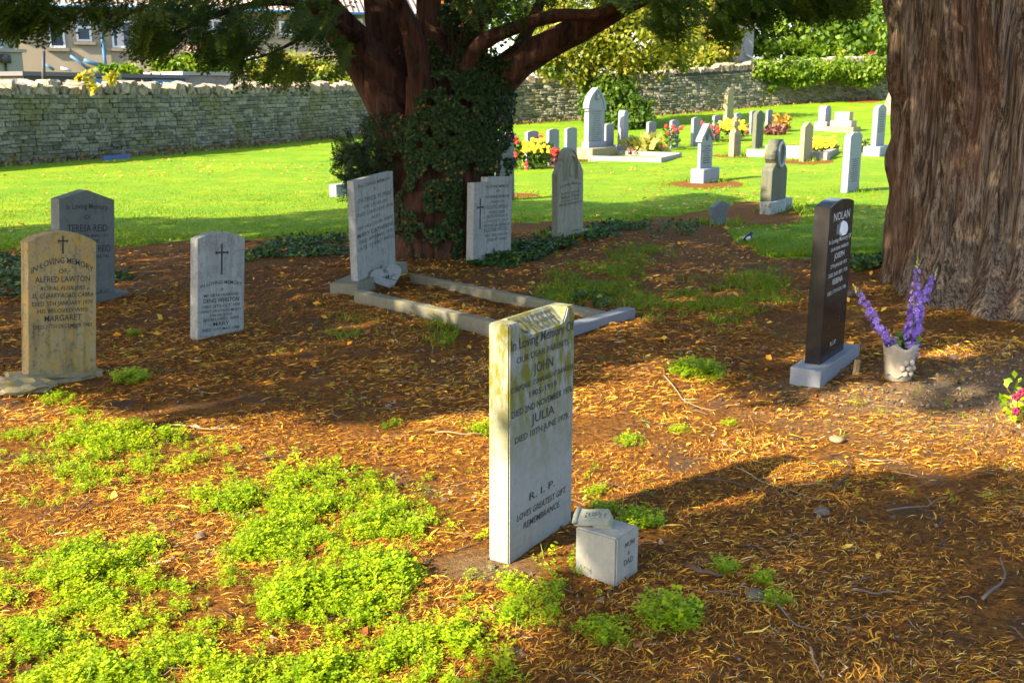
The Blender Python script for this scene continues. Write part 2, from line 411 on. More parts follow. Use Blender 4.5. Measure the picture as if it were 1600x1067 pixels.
# ================================================================== HOUSES BEYOND THE WALL
M_REND = flat('grey brown render', (.27, .22, .165), .9, .2, .06, 1.5); M_REND2 = flat('pale render', (.25, .235, .21), .9, .2, .1, 2)
M_WHITE = flat('white frame paint', (.5, .52, .54), .5, .4, .03); M_BLUE = flat('blue painted pipe', (.06, .17, .32), .5, .4, .08)
M_GLASS = MB('window glass', .08, .6).col((.045, .06, .085)).m; M_SILL = flat('sill stone', (.20, .17, .135), .9, .2)
M_CURT = flat('net curtain', (.45, .43, .45), .9, .1, .1, 6); M_DARK = flat('dark metal', (.03, .03, .035), .6, .4)
b = MB('roof tiles', .85, .2); uv = b.coord('Object', (1, 1, 1)); sp = b.sep(uv)
w = b.math('SINE', b.math('MULTIPLY', sp[0], 24)); rw_ = b.math('FRACT', b.math('MULTIPLY', sp[2], 5.5))
c = b.mix(b.rng(w, -.6, .6), (.30, .20, .16), (.48, .34, .27)); c = b.mix(b.rng(rw_, 0, .25, .8, 0), c, (.12, .08, .07)); b.col(c); b.bump(w, .8, .05); M_TILE = b.m
hA = at(-30, 100, 45.7); hA.z = 0; hB = at(562, 100, 51.5); hB.z = 0
hdir = (hB - hA); hlen = hdir.length; hang = atan2(hdir.y, hdir.x)
house = empty('house', 'grey brown rendered house with blue gutter and pipes, white windows, seen over the wall', 'house', (hA.x, hA.y, 0), hang)
def fac(u, v):
    d = ray(u, v); nx, ny = sin(hang), -cos(hang)
    t = (nx * hA.x + ny * hA.y) / (nx * d[0] + ny * d[1]); x, y = d[0] * t, d[1] * t
    return (x - hA.x) * cos(hang) + (y - hA.y) * sin(hang), H + d[2] * t
ztop = fac(200, 12)[1]
boxobj('wall', 0, hlen + 6, 0, 7, -1, ztop, M_REND, house)
bm = bmesh.new(); vs = [bm.verts.new(p) for p in ((-.4, -.45, ztop), (hlen + 6.4, -.45, ztop), (hlen + 6.4, 3.5, ztop + 2.6), (-.4, 3.5, ztop + 2.6), (hlen + 6.4, 7.4, ztop), (-.4, 7.4, ztop))]
for f in ((0, 1, 2, 3), (3, 2, 4, 5), (1, 4, 2), (0, 3, 5), (0, 5, 4, 1)): bm.faces.new([vs[i] for i in f])
bobj('roof', bm, M_TILE, house)
V, ps = tube_np([(-.4, -.52, ztop - .03), (hlen + 6.4, -.52, ztop - .03)], [.075, .075], 8); nobj('gutter', V, ps, M_BLUE, house)
def window(u0, v0, u1, v1, bars=0, curtain=False, trans=0, sill=True):
    s0, za = fac(u0, v1); s1, zb = fac(u1, v0); t = .085; bm = bmesh.new()
    box(bm, s0, s0 + t, -.05, .02, za, zb); box(bm, s1 - t, s1, -.05, .02, za, zb)
    box(bm, s0 + t, s1 - t, -.047, .02, za, za + t); box(bm, s0 + t, s1 - t, -.047, .02, zb - t, zb)
    for k in range(bars): xm = s0 + (s1 - s0) * (k + 1) / (bars + 1); box(bm, xm - .04, xm + .04, -.044, .02, za + t, zb - t)
    if trans: zm = za + (zb - za) * trans; box(bm, s0 + t, s1 - t, -.042, .02, zm - .05, zm + .05)
    f = bobj('window', bm, M_WHITE, house)
    boxobj('pane', s0 + t, s1 - t, -.018, .01, za + t, zb - t, M_GLASS, f)
    if curtain: boxobj('curtain', s0 + .2, s0 + .2 + (s1 - s0) * .33, -.026, -.02, za + t, zb - .25, M_CURT, f)
    if sill: boxobj('sill', s0 - .12, s1 + .14, -.14, .0, za - .14, za - .012, M_SILL, f)
window(78, 22, 98, 75); window(120, 30, 141, 65, trans=.62); window(176, 33, 206, 75, curtain=True); window(222, 36, 234, 66)
window(316, 32, 368, 66, bars=2); window(399, 34, 418, 56, trans=.6); window(437, 34, 455, 55); window(545, 30, 566, 62)
def pipe(name, pts, r, mat, y=-.14):
    P = [(fac(u, v)[0], y, fac(u, v)[1]) for u, v in pts]; V, ps = tube_np(P, [r] * len(P), 7); return nobj(name, V, ps, mat, house)
pipe('drainpipe', [(157, 12), (158, 34), (160, 60), (163, 88), (165, 106)], .075, M_BLUE); pipe('waste_pipe', [(131, 94), (140, 98), (164, 105)], .085, M_BLUE, -.2)
pipe('waste_pipe', [(110, 88), (125, 98), (138, 109)], .06, M_BLUE, -.2); pipe('waste_pipe', [(69, 100), (85, 110)], .06, M_BLUE, -.2)
pipe('drainpipe', [(553, 22), (556, 60), (560, 100)], .075, M_BLUE); pipe('waste_pipe', [(95, 107), (112, 111)], .06, M_WHITE, -.2)
# lean-to with roof lights
s0, za = fac(292, 96); s1, zb = fac(400, 72); bm = bmesh.new()
vs = [bm.verts.new(p) for p in ((s0, -2.4, za - .3), (s1, -2.4, za - .3), (s1, -.02, zb), (s0, -.02, zb), (s0, -2.4, -1), (s1, -2.4, -1), (s1, -.02, -1), (s0, -.02, -1))]
for f in ((0, 1, 2, 3), (4, 5, 1, 0), (5, 6, 2, 1), (7, 4, 0, 3)): bm.faces.new([vs[i] for i in f])
lt = bobj('lean_to', bm, M_TILE, house)
for a0, a1 in ((.30, .62), (.72, .92)):
    xa, xb = s0 + (s1 - s0) * a0, s0 + (s1 - s0) * a1; bm = bmesh.new(); P = lambda x, t, e: (x, -2.4 + 2.38 * t, za - .3 + (zb - za + .3) * t + e)
    vs = [bm.verts.new(P(x, t, e)) for e in (.01, .08) for x, t in ((xa, .2), (xb, .2), (xb, .7), (xa, .7))]
    for f in ((4, 5, 6, 7), (0, 1, 5, 4), (1, 2, 6, 5), (2, 3, 7, 6), (3, 0, 4, 7)): bm.faces.new([vs[i] for i in f])
    bobj('skylight', bm, M_WHITE, lt)
# pale annexe at the far left, nearer than the house
pA = at(-60, 100, 38); pB = at(36, 100, 40); aang = atan2(pB.y - pA.y, pB.x - pA.x); alen = hypot(pB.x - pA.x, pB.y - pA.y)
annex = empty('annexe', 'pale rendered annexe with lower pitched ledge at the far left of the house', 'building', (pA.x, pA.y, 0), aang)
zl = Zat(39.5, 82); boxobj('wall', 0, alen, 0, 5, -1, zl, M_REND2, annex); boxobj('ledge', -.1, alen + .12, -.12, 5.1, zl + .003, zl + .12, flat('pale ledge', (.27, .25, .21)), annex)
zu = Zat(41, 6); boxobj('upper_wall', 0, alen + .55, 1.2, 5.4, zl + .123, zu, M_REND2, annex)
wf = boxobj('window', alen - 1.35, alen + .0, 1.12, 1.24, Zat(41, 78), Zat(41, 26), M_WHITE, annex); boxobj('pane', alen - 1.25, alen - .12, 1.10, 1.2, Zat(41, 75), Zat(41, 30), M_GLASS, wf)
V, ps = tube_np([(alen - .75, -.08, zl - 1.1), (alen - .75, -.08, zl - .35)], [.04, .04], 6); V2, p2 = tube_np([(alen - .75, -.1, zl - .38), (alen - .75, -.14, zl - .1)], [.2, .17], 8)
V, ps = joinp([(V, ps), (V2, p2)]); nobj('outside_lamp', V, ps, M_DARK, annex)
# outbuildings just behind the wall
def shed(name, label, u0, u1, vt, y0, y1, mat, thick=3.0, capmat=None, cat='shed'):
    a = at(u0, vt, y0); c2 = at(u1, vt, y1); ang = atan2(c2.y - a.y, c2.x - a.x); L = hypot(c2.x - a.x, c2.y - a.y)
    e = empty(name, label, cat, (a.x, a.y, 0), ang); boxobj('wall', 0, L, 0, thick, -.5, a.z - .12, mat, e)
    boxobj('flat_roof', -.1, L + .1, -.1, thick + .1, a.z - .117, a.z, capmat or M_REND2, e); return e, L, a.z
e, L, zt = shed('shed', 'low dark flat roofed shed with blue painted panel behind wall', 36, 288, 112, 30.5, 36, flat('dark shed boards', (.075, .07, .075)), 2.0, flat('felt roof', (.12, .11, .12)))
boxobj('blue_panel', L * .36, L * .58, -.05, -.01, zt - .5, zt - .16, M_BLUE, e); boxobj('blue_panel', L * .76, L * .98, -.05, -.01, zt - .5, zt - .16, M_BLUE, e)
shed('garden_store', 'whitewashed block garden store behind wall, right of blue panelled shed', 286, 372, 112, 36.2, 38, flat('worn whitewash', (.24, .21, .19), var=.25, sc=4), 2.0, flat('white coping', (.30, .28, .26)))
shed('garage', 'concrete flat roofed garage over the ivy at right end of wall', 1176, 1252, 95, 57, 58, flat('concrete', (.27, .25, .23)), 3.5, flat('pale felt', (.4, .38, .36)))
pole = link(bpy.data.objects.new('pole', npmesh('pole', *tube_np([at(68, 150, 30.2), at(68, 80, 30.2)], [.05, .05], 6), M_DARK))); tag(pole, 'thin dark post rising above the wall beside the shed', 'post')
a = at(1128, 100, 60); c2 = at(1176, 100, 60.5)
h2 = empty('house', 'plain grey rendered house end with white gutter between trees at upper right', 'house', (a.x, a.y, 0), atan2(c2.y - a.y, c2.x - a.x)); L = (c2 - a).length; zt = Zat(60, 45)
boxobj('wall', -4, L, 0, 8, 0, zt, flat('grey render', (.30, .28, .25), var=.06, sc=1.5), h2); boxobj('gutter', -4.1, L + .15, -.25, -.02, zt - .02, zt + .16, M_WHITE, h2)
bm = bmesh.new(); vs = [bm.verts.new(p) for p in ((-4.2, -.3, zt + .17), (L + .2, -.3, zt + .17), (L + .2, 4, zt + 3.2), (-4.2, 4, zt + 3.2), (L + .2, 8.3, zt + .17), (-4.2, 8.3, zt + .17))]
for f in ((0, 1, 2, 3), (3, 2, 4, 5), (1, 4, 2), (0, 3, 5), (0, 5, 4, 1)): bm.faces.new([vs[i] for i in f])
bobj('roof', bm, flat('slate roof', (.11, .10, .11), sc=5), h2)
V, ps = tube_np([(L - .5, -.15, Zat(60, 86)), (L + .2, -.4, Zat(60, 97))], [.07, .07], 6); nobj('waste_pipe', V, ps, M_WHITE, h2)

# ================================================================== TREES
def bark(name, c0, c1, c2=None, sc=1.0, bump=.6):
    b = MB(name, .95, .15); n = b.noise(1, 6, b.coord('Object', (14 * sc, 14 * sc, 1.6 * sc)), .65, .6); n2 = b.noise(6 * sc, 5, b.coord('Object'), .6)
    c = b.mix(b.rng(n, .36, .66), c0, c1)
    if c2: c = b.mix(b.rng(n2, .5, .68), c, c2)
    b.col(c); return b.bump(n, bump, .03).m
M_YEWB = bark('yew bark', (.016, .009, .006), (.105, .044, .025), (.06, .038, .024)); M_BARK = bark('grey bark', (.06, .045, .03), (.22, .17, .12))
M_YEW = leafmat('yew needles', (.03, .065, .006), (.11, .17, .010), (.26, .29, .014), .45)
M_LEAFY = leafmat('yellow green leaves', (.09, .15, .010), (.30, .27, .015), (.42, .26, .03), .45)
M_LEAFG = leafmat('green leaves', (.035, .085, .010), (.13, .21, .015), (.22, .27, .02), .45)
M_LEAFB = leafmat('bright green leaves', (.07, .15, .008), (.22, .31, .012), (.33, .36, .03), .5)
M_LEAFD = leafmat('dark green leaves', (.015, .04, .012), (.06, .11, .02), (.10, .15, .02), .3)
# a yew spray: drooping shoot with side shoots of needles, 1 unit long
def make_spray(seed, n=8):
    r = random.Random(seed); V = []; Fq = []
    def blade(p, d, w, l):
        d = Vector(d).normalized(); s = d.cross(Vector((0, 0, 1)));
        if s.length < .1: s = Vector((0, 1, 0))
        s.normalize(); p = Vector(p); k = len(V)
        V.extend([p, p + d * l * .45 + s * w, p + d * l + Vector((0, 0, -.06 * l)), p + d * l * .45 - s * w]); Fq.append((k, k + 1, k + 2, k + 3))
    for i in range(n):
        t = (i + .5) / n; x = t; z = -.22 * t * t; L = .34 * (1 - t * .55)
        for sg in (-1, 1):
            p = (x, 0, z); a = radians(r.uniform(38, 65)) * sg; d = Vector((cos(a), sin(a), r.uniform(-.35, .1)))
            blade(p, d, .026, L)
            for k in (.3, .6):
                pp = Vector(p) + d * L * k
                for s2 in (-1, 1):
                    a2 = a + s2 * radians(45); blade(pp, (cos(a2), sin(a2), r.uniform(-.3, .1)), .02, L * .42)
    blade((0, 0, 0), (1, 0, -.15), .02, .9)
    return np.array([v[:] for v in V]), np.array(Fq)
SPRAY = [make_spray(k) for k in range(3)]
def make_card(n=7, seed=3):
    r = random.Random(seed); V = []; Fq = []
    for i in range(n):
        p = Vector((r.uniform(0, .8), r.uniform(-.3, .3), r.uniform(-.15, .15))); d = Vector((r.uniform(-.3, 1), r.uniform(-1, 1), r.uniform(-.5, .5))).normalized()
        s = d.cross(Vector((r.uniform(-1, 1), r.uniform(-1, 1), 1))).normalized(); k = len(V); l = r.uniform(.3, .5); w = l * .28
        V.extend([p, p + d * l * .5 + s * w, p + d * l, p + d * l * .5 - s * w]); Fq.append((k, k + 1, k + 2, k + 3))
    return np.array([v[:] for v in V]), np.array(Fq)
CARD = make_card()

# --- where the sun reaches the ground in the photograph (lit glades between the trees' shadows)
LIT = [[(-300, 590), (0, 606), (230, 645), (540, 660), (760, 640), (900, 606), (960, 578), (1040, 548), (1120, 590), (1230, 645), (1285, 622), (1330, 598), (1390, 612), (1440, 640), (1500, 648), (1560, 622), (1720, 632), (1720, 740), (1500, 738), (1250, 745), (1150, 775), (1040, 800), (1000, 850), (960, 880), (880, 900), (850, 945), (790, 985), (740, 1050), (680, 1300), (-300, 1300)],
       [(1425, 590), (1480, 598), (1440, 622), (1380, 625)], [(1450, 520), (1520, 545), (1500, 570), (1440, 550)], [(640, 478), (770, 500), (800, 518), (680, 500)], [(1260, 545), (1290, 535), (1330, 560), (1300, 590)],
       [(560, 500), (610, 505), (600, 520), (540, 515)], [(930, 520), (1010, 490), (1020, 500), (950, 535)]]
FAR_LIT = [(-300, 335), (0, 340), (350, 345), (540, 330), (760, 318), (900, 318), (1000, 322), (1080, 300), (1180, 318), (1260, 345), (1330, 318), (1400, 330)]
def is_lit(x, y):
    u, v = UV(x, y, tz(x, y)); r = np.zeros(np.shape(x), bool)
    jx = x + (fbm(x * 2.5, y * 2.5, 31) - .5) * .22; jy = y + (fbm(x * 2.5, y * 2.5, 47) - .5) * .22; uj, vj = UV(jx, jy, tz(jx, jy))
    for p in LIT: r |= inpoly(uj, vj, p)
    fl = np.interp(uj, [p[0] for p in FAR_LIT], [p[1] for p in FAR_LIT]); r |= (vj < fl)
    return r
KX, KY = SDX / tan(SUN_EL), SDY / tan(SUN_EL)
CROWNS = [dict(c=(-.7, 10.7, 5.2), r=(6.6, 6.0, 3.4)), dict(c=(-7.2, 4.0, 6.2), r=(7.6, 7.0, 4.0)), dict(c=(-6.0, -3.2, 5.8), r=(4.8, 4.8, 3.8)), dict(c=(4.6, 9.4, 7.0), r=(5.6, 5.2, 4.2))]
gx, gy = np.meshgrid(np.arange(-10, 12, .17), np.arange(1.6, 17.5, .17)); gx = gx.ravel() + rng.uniform(-.08, .08, gx.size); gy = gy.ravel() + rng.uniform(-.08, .08, gy.size)
uu, vv = UV(gx, gy, tz(gx, gy)); inside = (uu > -260) & (uu < 1900) & (vv < 1300)
want = inside & ~is_lit(gx, gy); gx, gy = gx[want], gy[want]; gz = tz(gx, gy)
cand = [[] for _ in CROWNS]
for rep in range(3):
    hs = rng.uniform(2.75, 10, (14, gx.size)); done = np.zeros(gx.size, bool)
    for k in range(14):
        h = hs[k]; px, py = gx - h * KX, gy - h * KY
        for ci in rng.permutation(len(CROWNS)):
            cr = CROWNS[ci]; e = sum(((a - c0) / r0) ** 2 for a, c0, r0 in zip((px, py, gz + h), cr['c'], cr['r']))
            vis = (py > 2.5) & (np.abs(UV(px, py, gz + h)[0] - 800) < 850) & (UV(px, py, gz + h)[1] > -25)
            ok = (~done) & (e < 1) & ~vis
            cand[ci].append(np.stack([px[ok], py[ok], (gz + h)[ok]], 1)); done |= ok
for ci, cr in enumerate(CROWNS):
    # fill of the crown that does not shade a glade
    n = 2600; d = rdir(n) * (rng.random(n) ** .4)[:, None]; p = d * np.array(cr['r']) + np.array(cr['c']); p = p[p[:, 2] > 2.75]
    t = p[:, 2]; fx, fy = p[:, 0] + t * KX, p[:, 1] + t * KY; jit = .22
    bad = is_lit(fx, fy) | is_lit(fx + jit, fy) | is_lit(fx - jit, fy) | is_lit(fx, fy + jit) | is_lit(fx, fy - jit)
    u_, v_ = UV(p[:, 0], p[:, 1], p[:, 2]); bad |= (p[:, 1] > 1.5) & (v_ > -25) & (np.abs(u_ - 800) < 850)
    cand[ci].append(p[~bad])
def crown_mesh(pts, mat, parent, size=.34, name='crown', extra=None):
    n = len(pts); fw = rdir(n, -.25, .5); V, Fa, tn = scatter(*CARD, pts - fw * size * .4, fw, scale=rng.uniform(.7, 1.15, n) * size, tone=rng.random(n) * .75)
    L = [(V, [Fa])]; T = [tn]
    for e in extra or []: L.append((e[0], [e[1]])); T.append(e[2])
    V, ps = joinp(L); return nobj(name, V, ps, mat, parent, tone=np.concatenate(T))
def trunk_limbs(root, base, r0, crown, n=7, mat=None, seed=0, hmain=4.5):
    rr = random.Random(seed); bx, by, bz = base
    pts = [(0, 0, -.3), (.02, .03, .3), (.08, -.03, 1.3), (-.05, .06, 2.6), (.06, .0, hmain)]
    V, ps = tube_np(curve_pts(pts, 4), np.interp(np.linspace(0, 1, 17), [0, .12, .5, 1], [r0 * 1.5, r0 * 1.05, r0 * .85, r0 * .55]), 14, .18, seed); nobj('trunk', V, ps, mat, root, smooth=True)
    for k in range(n):
        a = 2 * pi * k / n + rr.uniform(-.3, .3); z0 = rr.uniform(2.3, hmain - .2); R = rr.uniform(.6, .85) * min(crown['r'][:2]); dz = rr.uniform(.3, 2.2)
        pts = [(0, 0, z0), (cos(a) * R * .35, sin(a) * R * .35, z0 + dz * .5), (cos(a + .1) * R * .7, sin(a + .1) * R * .7, z0 + dz * .8), (cos(a) * R, sin(a) * R, z0 + dz)]
        pp = curve_pts(pts, 4) + np.array([bx, by, bz]); sx_, sy_ = pp[:, 0] + pp[:, 2] * SDX / tan(SUN_EL), pp[:, 1] + pp[:, 2] * SDY / tan(SUN_EL)
        if is_lit(sx_, sy_).mean() > .12 and ((sy_ > 1.5) & (np.abs(sx_) < 4)).any(): continue
        V, ps = tube_np(curve_pts(pts, 4), np.linspace(r0 * .42, .03, 13), 8, .1, seed + k); nobj('limb', V, ps, mat, root, smooth=True)
# the two shade trees that stand outside the frame on the left
for ci, lab in ((1, 'large dark evergreen left of the graves whose shade crosses the ground'), (2, 'smaller dark evergreen behind the viewpoint shading the lower right ground')):
    cr = CROWNS[ci]; c0 = cr['c']; t = empty('evergreen_tree', lab, 'tree', (c0[0], c0[1], 0))
    trunk_limbs(t, (c0[0], c0[1], 0), .34, cr, 7, M_BARK, ci * 10); crown_mesh(np.concatenate(cand[ci]) - np.array([c0[0], c0[1], 0]), M_YEW, t)
# ------------------------------------------------------------------ the yew
TY = 11.25
yb = G(690, 389)
yew = empty('yew_tree', 'old many stemmed yew with red brown trunk and ivy beside the tall pale headstone', 'tree', (yb.x, yb.y, 0))
def pxpath(lst, k=5):
    """(u, v, depth offset, radius m) -> points relative to the yew base"""
    P = [at(u, v, TY + dy) - Vector((yb.x, yb.y, 0)) for u, v, dy, r in lst]; n = (len(lst) - 1) * k + 1
    return curve_pts(P, k), np.interp(np.linspace(0, len(lst) - 1, n), np.arange(len(lst)), [l[3] for l in lst])
bole = [pxpath([(684, 425, 0, .78), (684, 395, 0, .66), (686, 350, 0, .60), (690, 290, 0, .58), (696, 225, .1, .56), (705, 165, .2, .46), (712, 110, .3, .36)]),
        pxpath([(622, 415, -.2, .24), (622, 380, -.2, .20), (618, 320, -.15, .20), (628, 240, -.1, .24), (634, 170, 0, .22)]),
        pxpath([(660, 412, -.45, .22), (662, 360, -.42, .17), (668, 280, -.38, .18), (660, 200, -.3, .18), (656, 120, -.2, .14)]),
        pxpath([(735, 415, -.25, .26), (738, 370, -.25, .20), (742, 290, -.2, .20), (748, 210, -.1, .22), (742, 140, 0, .22)])]
V, ps = joinp([tube_np(p, r, 22, .22, 40 + i, rough=.08) for i, (p, r) in enumerate(bole)]); nobj('trunk', V, ps, M_YEWB, yew, smooth=True)
limbs = [[(628, 235, -.1, .22), (602, 170, -.1, .20), (560, 105, -.05, .13), (522, 50, 0, .095), (492, 5, .1, .085), (474, -60, .3, .07), (440, -170, .6, .04)],
         [(634, 215, .1, .24), (612, 140, .0, .2), (585, 90, -.05, .17), (545, 45, -.15, .125), (510, 0, -.3, .10), (478, -70, -.6, .08), (400, -180, -1.2, .04)],
         [(628, 260, .2, .26), (620, 150, .2, .25), (606, 60, .2, .23), (596, -10, .25, .21), (585, -120, .3, .15), (560, -260, .5, .06)],
         [(664, 190, -.3, .15), (656, 110, -.35, .12), (643, 50, -.4, .10), (622, 5, -.45, .085), (590, -80, -.8, .06), (560, -180, -1.2, .03)],
         [(700, 200, .1, .3), (694, 100, .15, .27), (688, 0, .2, .23), (690, -120, .3, .16), (700, -260, .4, .06)],
         [(712, 150, .0, .17), (730, 60, -.1, .11), (760, 5, -.2, .095), (800, -70, -.3, .07), (860, -160, -.5, .03)],
         [(735, 190, .0, .26), (790, 115, -.1, .19), (850, 75, -.2, .145), (910, 44, -.3, .125), (960, 18, -.4, .10), (1020, -14, -.6, .085), (1110, -60, -1.0, .06), (1230, -90, -1.5, .03)],
         [(720, 140, -.2, .12), (745, 75, -.3, .085), (800, 46, -.4, .07), (870, 26, -.5, .062), (935, 22, -.6, .055), (1010, -4, -.7, .045), (1080, -40, -.9, .03)],
         [(800, 100, .2, .08), (826, 45, .3, .065), (845, 0, .4, .055), (870, -80, .5, .03)],
         [(560, 60, -.3, .05), (470, 8, -.9, .038), (380, 12, -1.4, .028), (300, 40, -1.8, .018), (240, 70, -2.1, .008)],
         [(540, 20, .3, .05), (440, -30, .2, .035), (330, -20, -.3, .025), (230, 10, -.8, .014), (170, 40, -1.1, .006)],
         [(520, 30, .2, .03), (470, 60, .1, .02), (420, 85, 0, .014), (360, 100, -.1, .006)]]
for i, l in enumerate(limbs):
    p, r = pxpath(l); V, ps = tube_np(p, r, 12, .16, 60 + i, rough=.06); nobj('limb', V, ps, M_YEWB, yew, smooth=True)
# foliage of the yew seen at the top of the picture: (polygon, sprays, depth range)
FOL = [([(-40, -60), (215, -60), (200, 15), (175, 52), (150, 30), (120, 22), (92, 60), (60, 30), (45, 62), (0, 74), (-40, 70)], 520, (8.3, 9.6)),
       ([(-20, 20), (60, 40), (95, 60), (55, 74), (-20, 70)], 60, (8.3, 9.0)),
       ([(175, -60), (600, -60), (540, 30), (520, 60), (440, 40), (330, 50), (250, 30)], 460, (8.3, 11)),
       ([(205, 10), (330, 20), (420, 45), (400, 80), (330, 95), (290, 60), (240, 85), (190, 82), (215, 55)], 300, (8.4, 10)),
       ([(290, 70), (420, 60), (505, 40), (510, 85), (440, 100), (400, 90), (360, 105), (330, 100)], 210, (9, 10.6)),
       ([(355, 95), (420, 95), (470, 110), (495, 140), (470, 138), (420, 118), (370, 132)], 75, (9.3, 10.4)),
       ([(225, 55), (260, 60), (270, 90), (240, 96)], 25, (8.4, 9.2)), ([(520, 60), (545, 90), (530, 115), (505, 95)], 18, (9.8, 10.4)),
       ([(690, -60), (1060, -60), (1010, -8), (930, 6), (860, 14), (790, 40), (720, 30)], 330, (10.2, 12)),
       ([(820, -40), (1100, -60), (1380, -60), (1345, 20), (1280, 22), (1230, 10), (1160, 18), (1090, 25), (1010, 20)], 520, (8.6, 11)),
       ([(1025, 0), (1075, 10), (1060, 52), (1040, 66), (1020, 40)], 60, (8.8, 10)), ([(1095, 5), (1150, 10), (1140, 58), (1120, 56), (1105, 35)], 60, (8.8, 10)),
       ([(1170, 0), (1245, 10), (1235, 32), (1205, 42), (1180, 30)], 70, (8.8, 10)), ([(1255, 0), (1345, 0), (1335, 38), (1290, 48), (1265, 30)], 85, (8.8, 10)),
       ([(1000, -10), (1350, -10), (1350, 34), (1030, 38)], 340, (8.8, 10.5)),
       ([(760, 150), (800, 130), (812, 200), (800, 270), (775, 260)], 0, (10.3, 10.9))]
sp_pos = []
for poly, n, (d0, d1) in FOL:
    n = int(n * .78)
    if not n: continue
    us = [p[0] for p in poly]; vs_ = [p[1] for p in poly]; k = 0
    while k < n:
        u, v = random.uniform(min(us), max(us)), random.uniform(min(vs_), max(vs_))
        if inpoly(np.array([u]), np.array([v]), poly)[0] and .6 * vnoise(u / 34, v / 20, 5) + .4 * vnoise(u / 13, v / 9, 6) > .44:
            sp_pos.append(at(u, v, random.uniform(d0, d1))[:]); k += 1
sp_pos = np.array(sp_pos); n = len(sp_pos); out = sp_pos - np.array([yb.x, yb.y, 3.2]); out[:, 2] *= .3; out /= np.linalg.norm(out, axis=1)[:, None]
fw = out * .8 + rng.normal(size=(n, 3)) * .45; fw[:, 2] -= .45; fw /= np.linalg.norm(fw, axis=1)[:, None]
ex = []
for k in range(3):
    s = slice(k, None, 3); L = rng.uniform(.18, .34, len(sp_pos[s])); T = rng.random(len(L)) * .85
    ex.append(scatter(*SPRAY[k], sp_pos[s] - fw[s] * L[:, None] * .6, fw[s], up=np.tile([0, 0, 1.], (len(L), 1)) + rng.normal(size=(len(L), 3)) * .3, scale=L, tone=T))
c0_ = np.concatenate(cand[0])
# leave the hanging sprays some sun: clear part of the boughs directly sunward of them
E1 = np.array([-SDY, SDX, 0]); E2 = np.array([SDX * sin(SUN_EL), SDY * sin(SUN_EL), cos(SUN_EL)])
key = lambda p: (np.floor(p @ E1 / .3).astype(int) * 4096 + np.floor(p @ E2 / .3).astype(int))
c0_ = c0_[~(np.isin(key(c0_), np.unique(key(sp_pos))) & (rng.random(len(c0_)) < .75))]
crown_mesh(c0_ - np.array([yb.x, yb.y, 0]), M_YEW, yew, extra=[(e[0] - np.array([yb.x, yb.y, 0]), e[1], e[2]) for e in ex])
# suckers at the left foot of the yew
M_SUCK = leafmat('shrub sprays', (.008, .022, .006), (.04, .07, .012), (.08, .10, .015), .2)
shr = empty('yew_shrub', 'small dark bristly evergreen shrub against the left side of the old trunk', 'shrub', G(566, 312))
P = []; n0 = 0
while n0 < 520:
    u, v = random.uniform(528, 612), random.uniform(168, 312)
    if inpoly(np.array([u]), np.array([v]), [(552, 312), (540, 282), (528, 250), (545, 220), (570, 235), (590, 170), (600, 165), (608, 312)])[0]: P.append(at(u, v, random.uniform(10.6, 11.5))[:]); n0 += 1
P = np.array(P); fw = rdir(len(P), .5); fw[:, 0] -= .5
V, Fa, tn = scatter(*SPRAY[0], P, fw, scale=rng.uniform(.10, .2, len(P))); sl = np.array(shr.location)
nobj('foliage', V - sl, [Fa], M_SUCK, shr, tone=tn * .7)
for k in range(4):
    V, ps = tube_np([(.03 * k, 0, -.05), (-.05 + .05 * k, .02, .5), (-.15 + .1 * k, .05, .9)], [.02, .014, .006], 6); nobj('stem', V, ps, M_YEWB, shr)
# ivy on the yew
IVY = (np.array([(0, 0, 0), (.35, .5, .05), (.62, .28, -.05), (1, 0, -.12), (.62, -.28, -.05), (.35, -.5, .05)]), np.array([(0, 1, 2, 3), (0, 3, 4, 5)]))
b = MB('ivy leaves', .55, .22); t = b.attr(); c = b.mix(t, (.008, .022, .004), (.030, .062, .009)); c = b.mix(b.rng(t, .93, .97), c, (.09, .11, .02)); c = b.mix(b.rng(t, .975, .98), c, (.30, .10, .02)); b.col(c); b.translucent(c, .2); M_IVY = b.m
ivy = empty('ivy', 'dark glossy ivy climbing the right side of the old trunk', 'ivy', (yb.x + .35, yb.y - .3, 0))
P = []; N = []
regs = [([(668, 60), (800, 95), (806, 150), (800, 200), (806, 250), (788, 285), (760, 310), (735, 345), (726, 395), (716, 404), (706, 390), (690, 330), (672, 260), (650, 215), (656, 150), (676, 120)], 14000),
        ([(640, 150), (700, 160), (700, 300), (690, 405), (640, 330), (632, 220)], 3600), ([(690, 300), (745, 300), (735, 408), (690, 408)], 1500), ([(690, 0), (760, 20), (745, 90), (800, 110), (700, 120), (680, 60)], 1700), ([(740, 60), (830, 60), (800, 140), (740, 150)], 900), ([(596, 170), (650, 170), (680, 300), (660, 400), (604, 400), (598, 250)], 1500)]
for poly, nn in regs:
    us = [p[0] for p in poly]; vs_ = [p[1] for p in poly]; k = 0
    while k < nn:
        u, v = random.uniform(min(us), max(us)), random.uniform(min(vs_), max(vs_))
        if not inpoly(np.array([u]), np.array([v]), poly)[0] or vnoise(u / 16, v / 16, 9) < (.22 if u > 700 else .42): continue
        f = (u - 690) / 115; rad = .62 if v > 150 else .45
        dy = -rad * sqrt(max(0.02, 1 - min(1, abs(f)) ** 2)) * random.uniform(.92, 1.12) - (.06 if v > 120 else .0)
        if v < 110: dy = random.uniform(-.35, -.05)
        if u > 722 and v > 268: dy = max(dy, -.34)
        P.append(at(u, v, TY + dy)[:]); N.append((f, dy / rad, .1)); k += 1
P = np.array(P); N = np.array(N); fw = np.stack([rng.normal(size=len(P)) * .6, rng.normal(size=len(P)) * .3, -np.abs(rng.normal(size=len(P))) - .3], 1) + N * .35
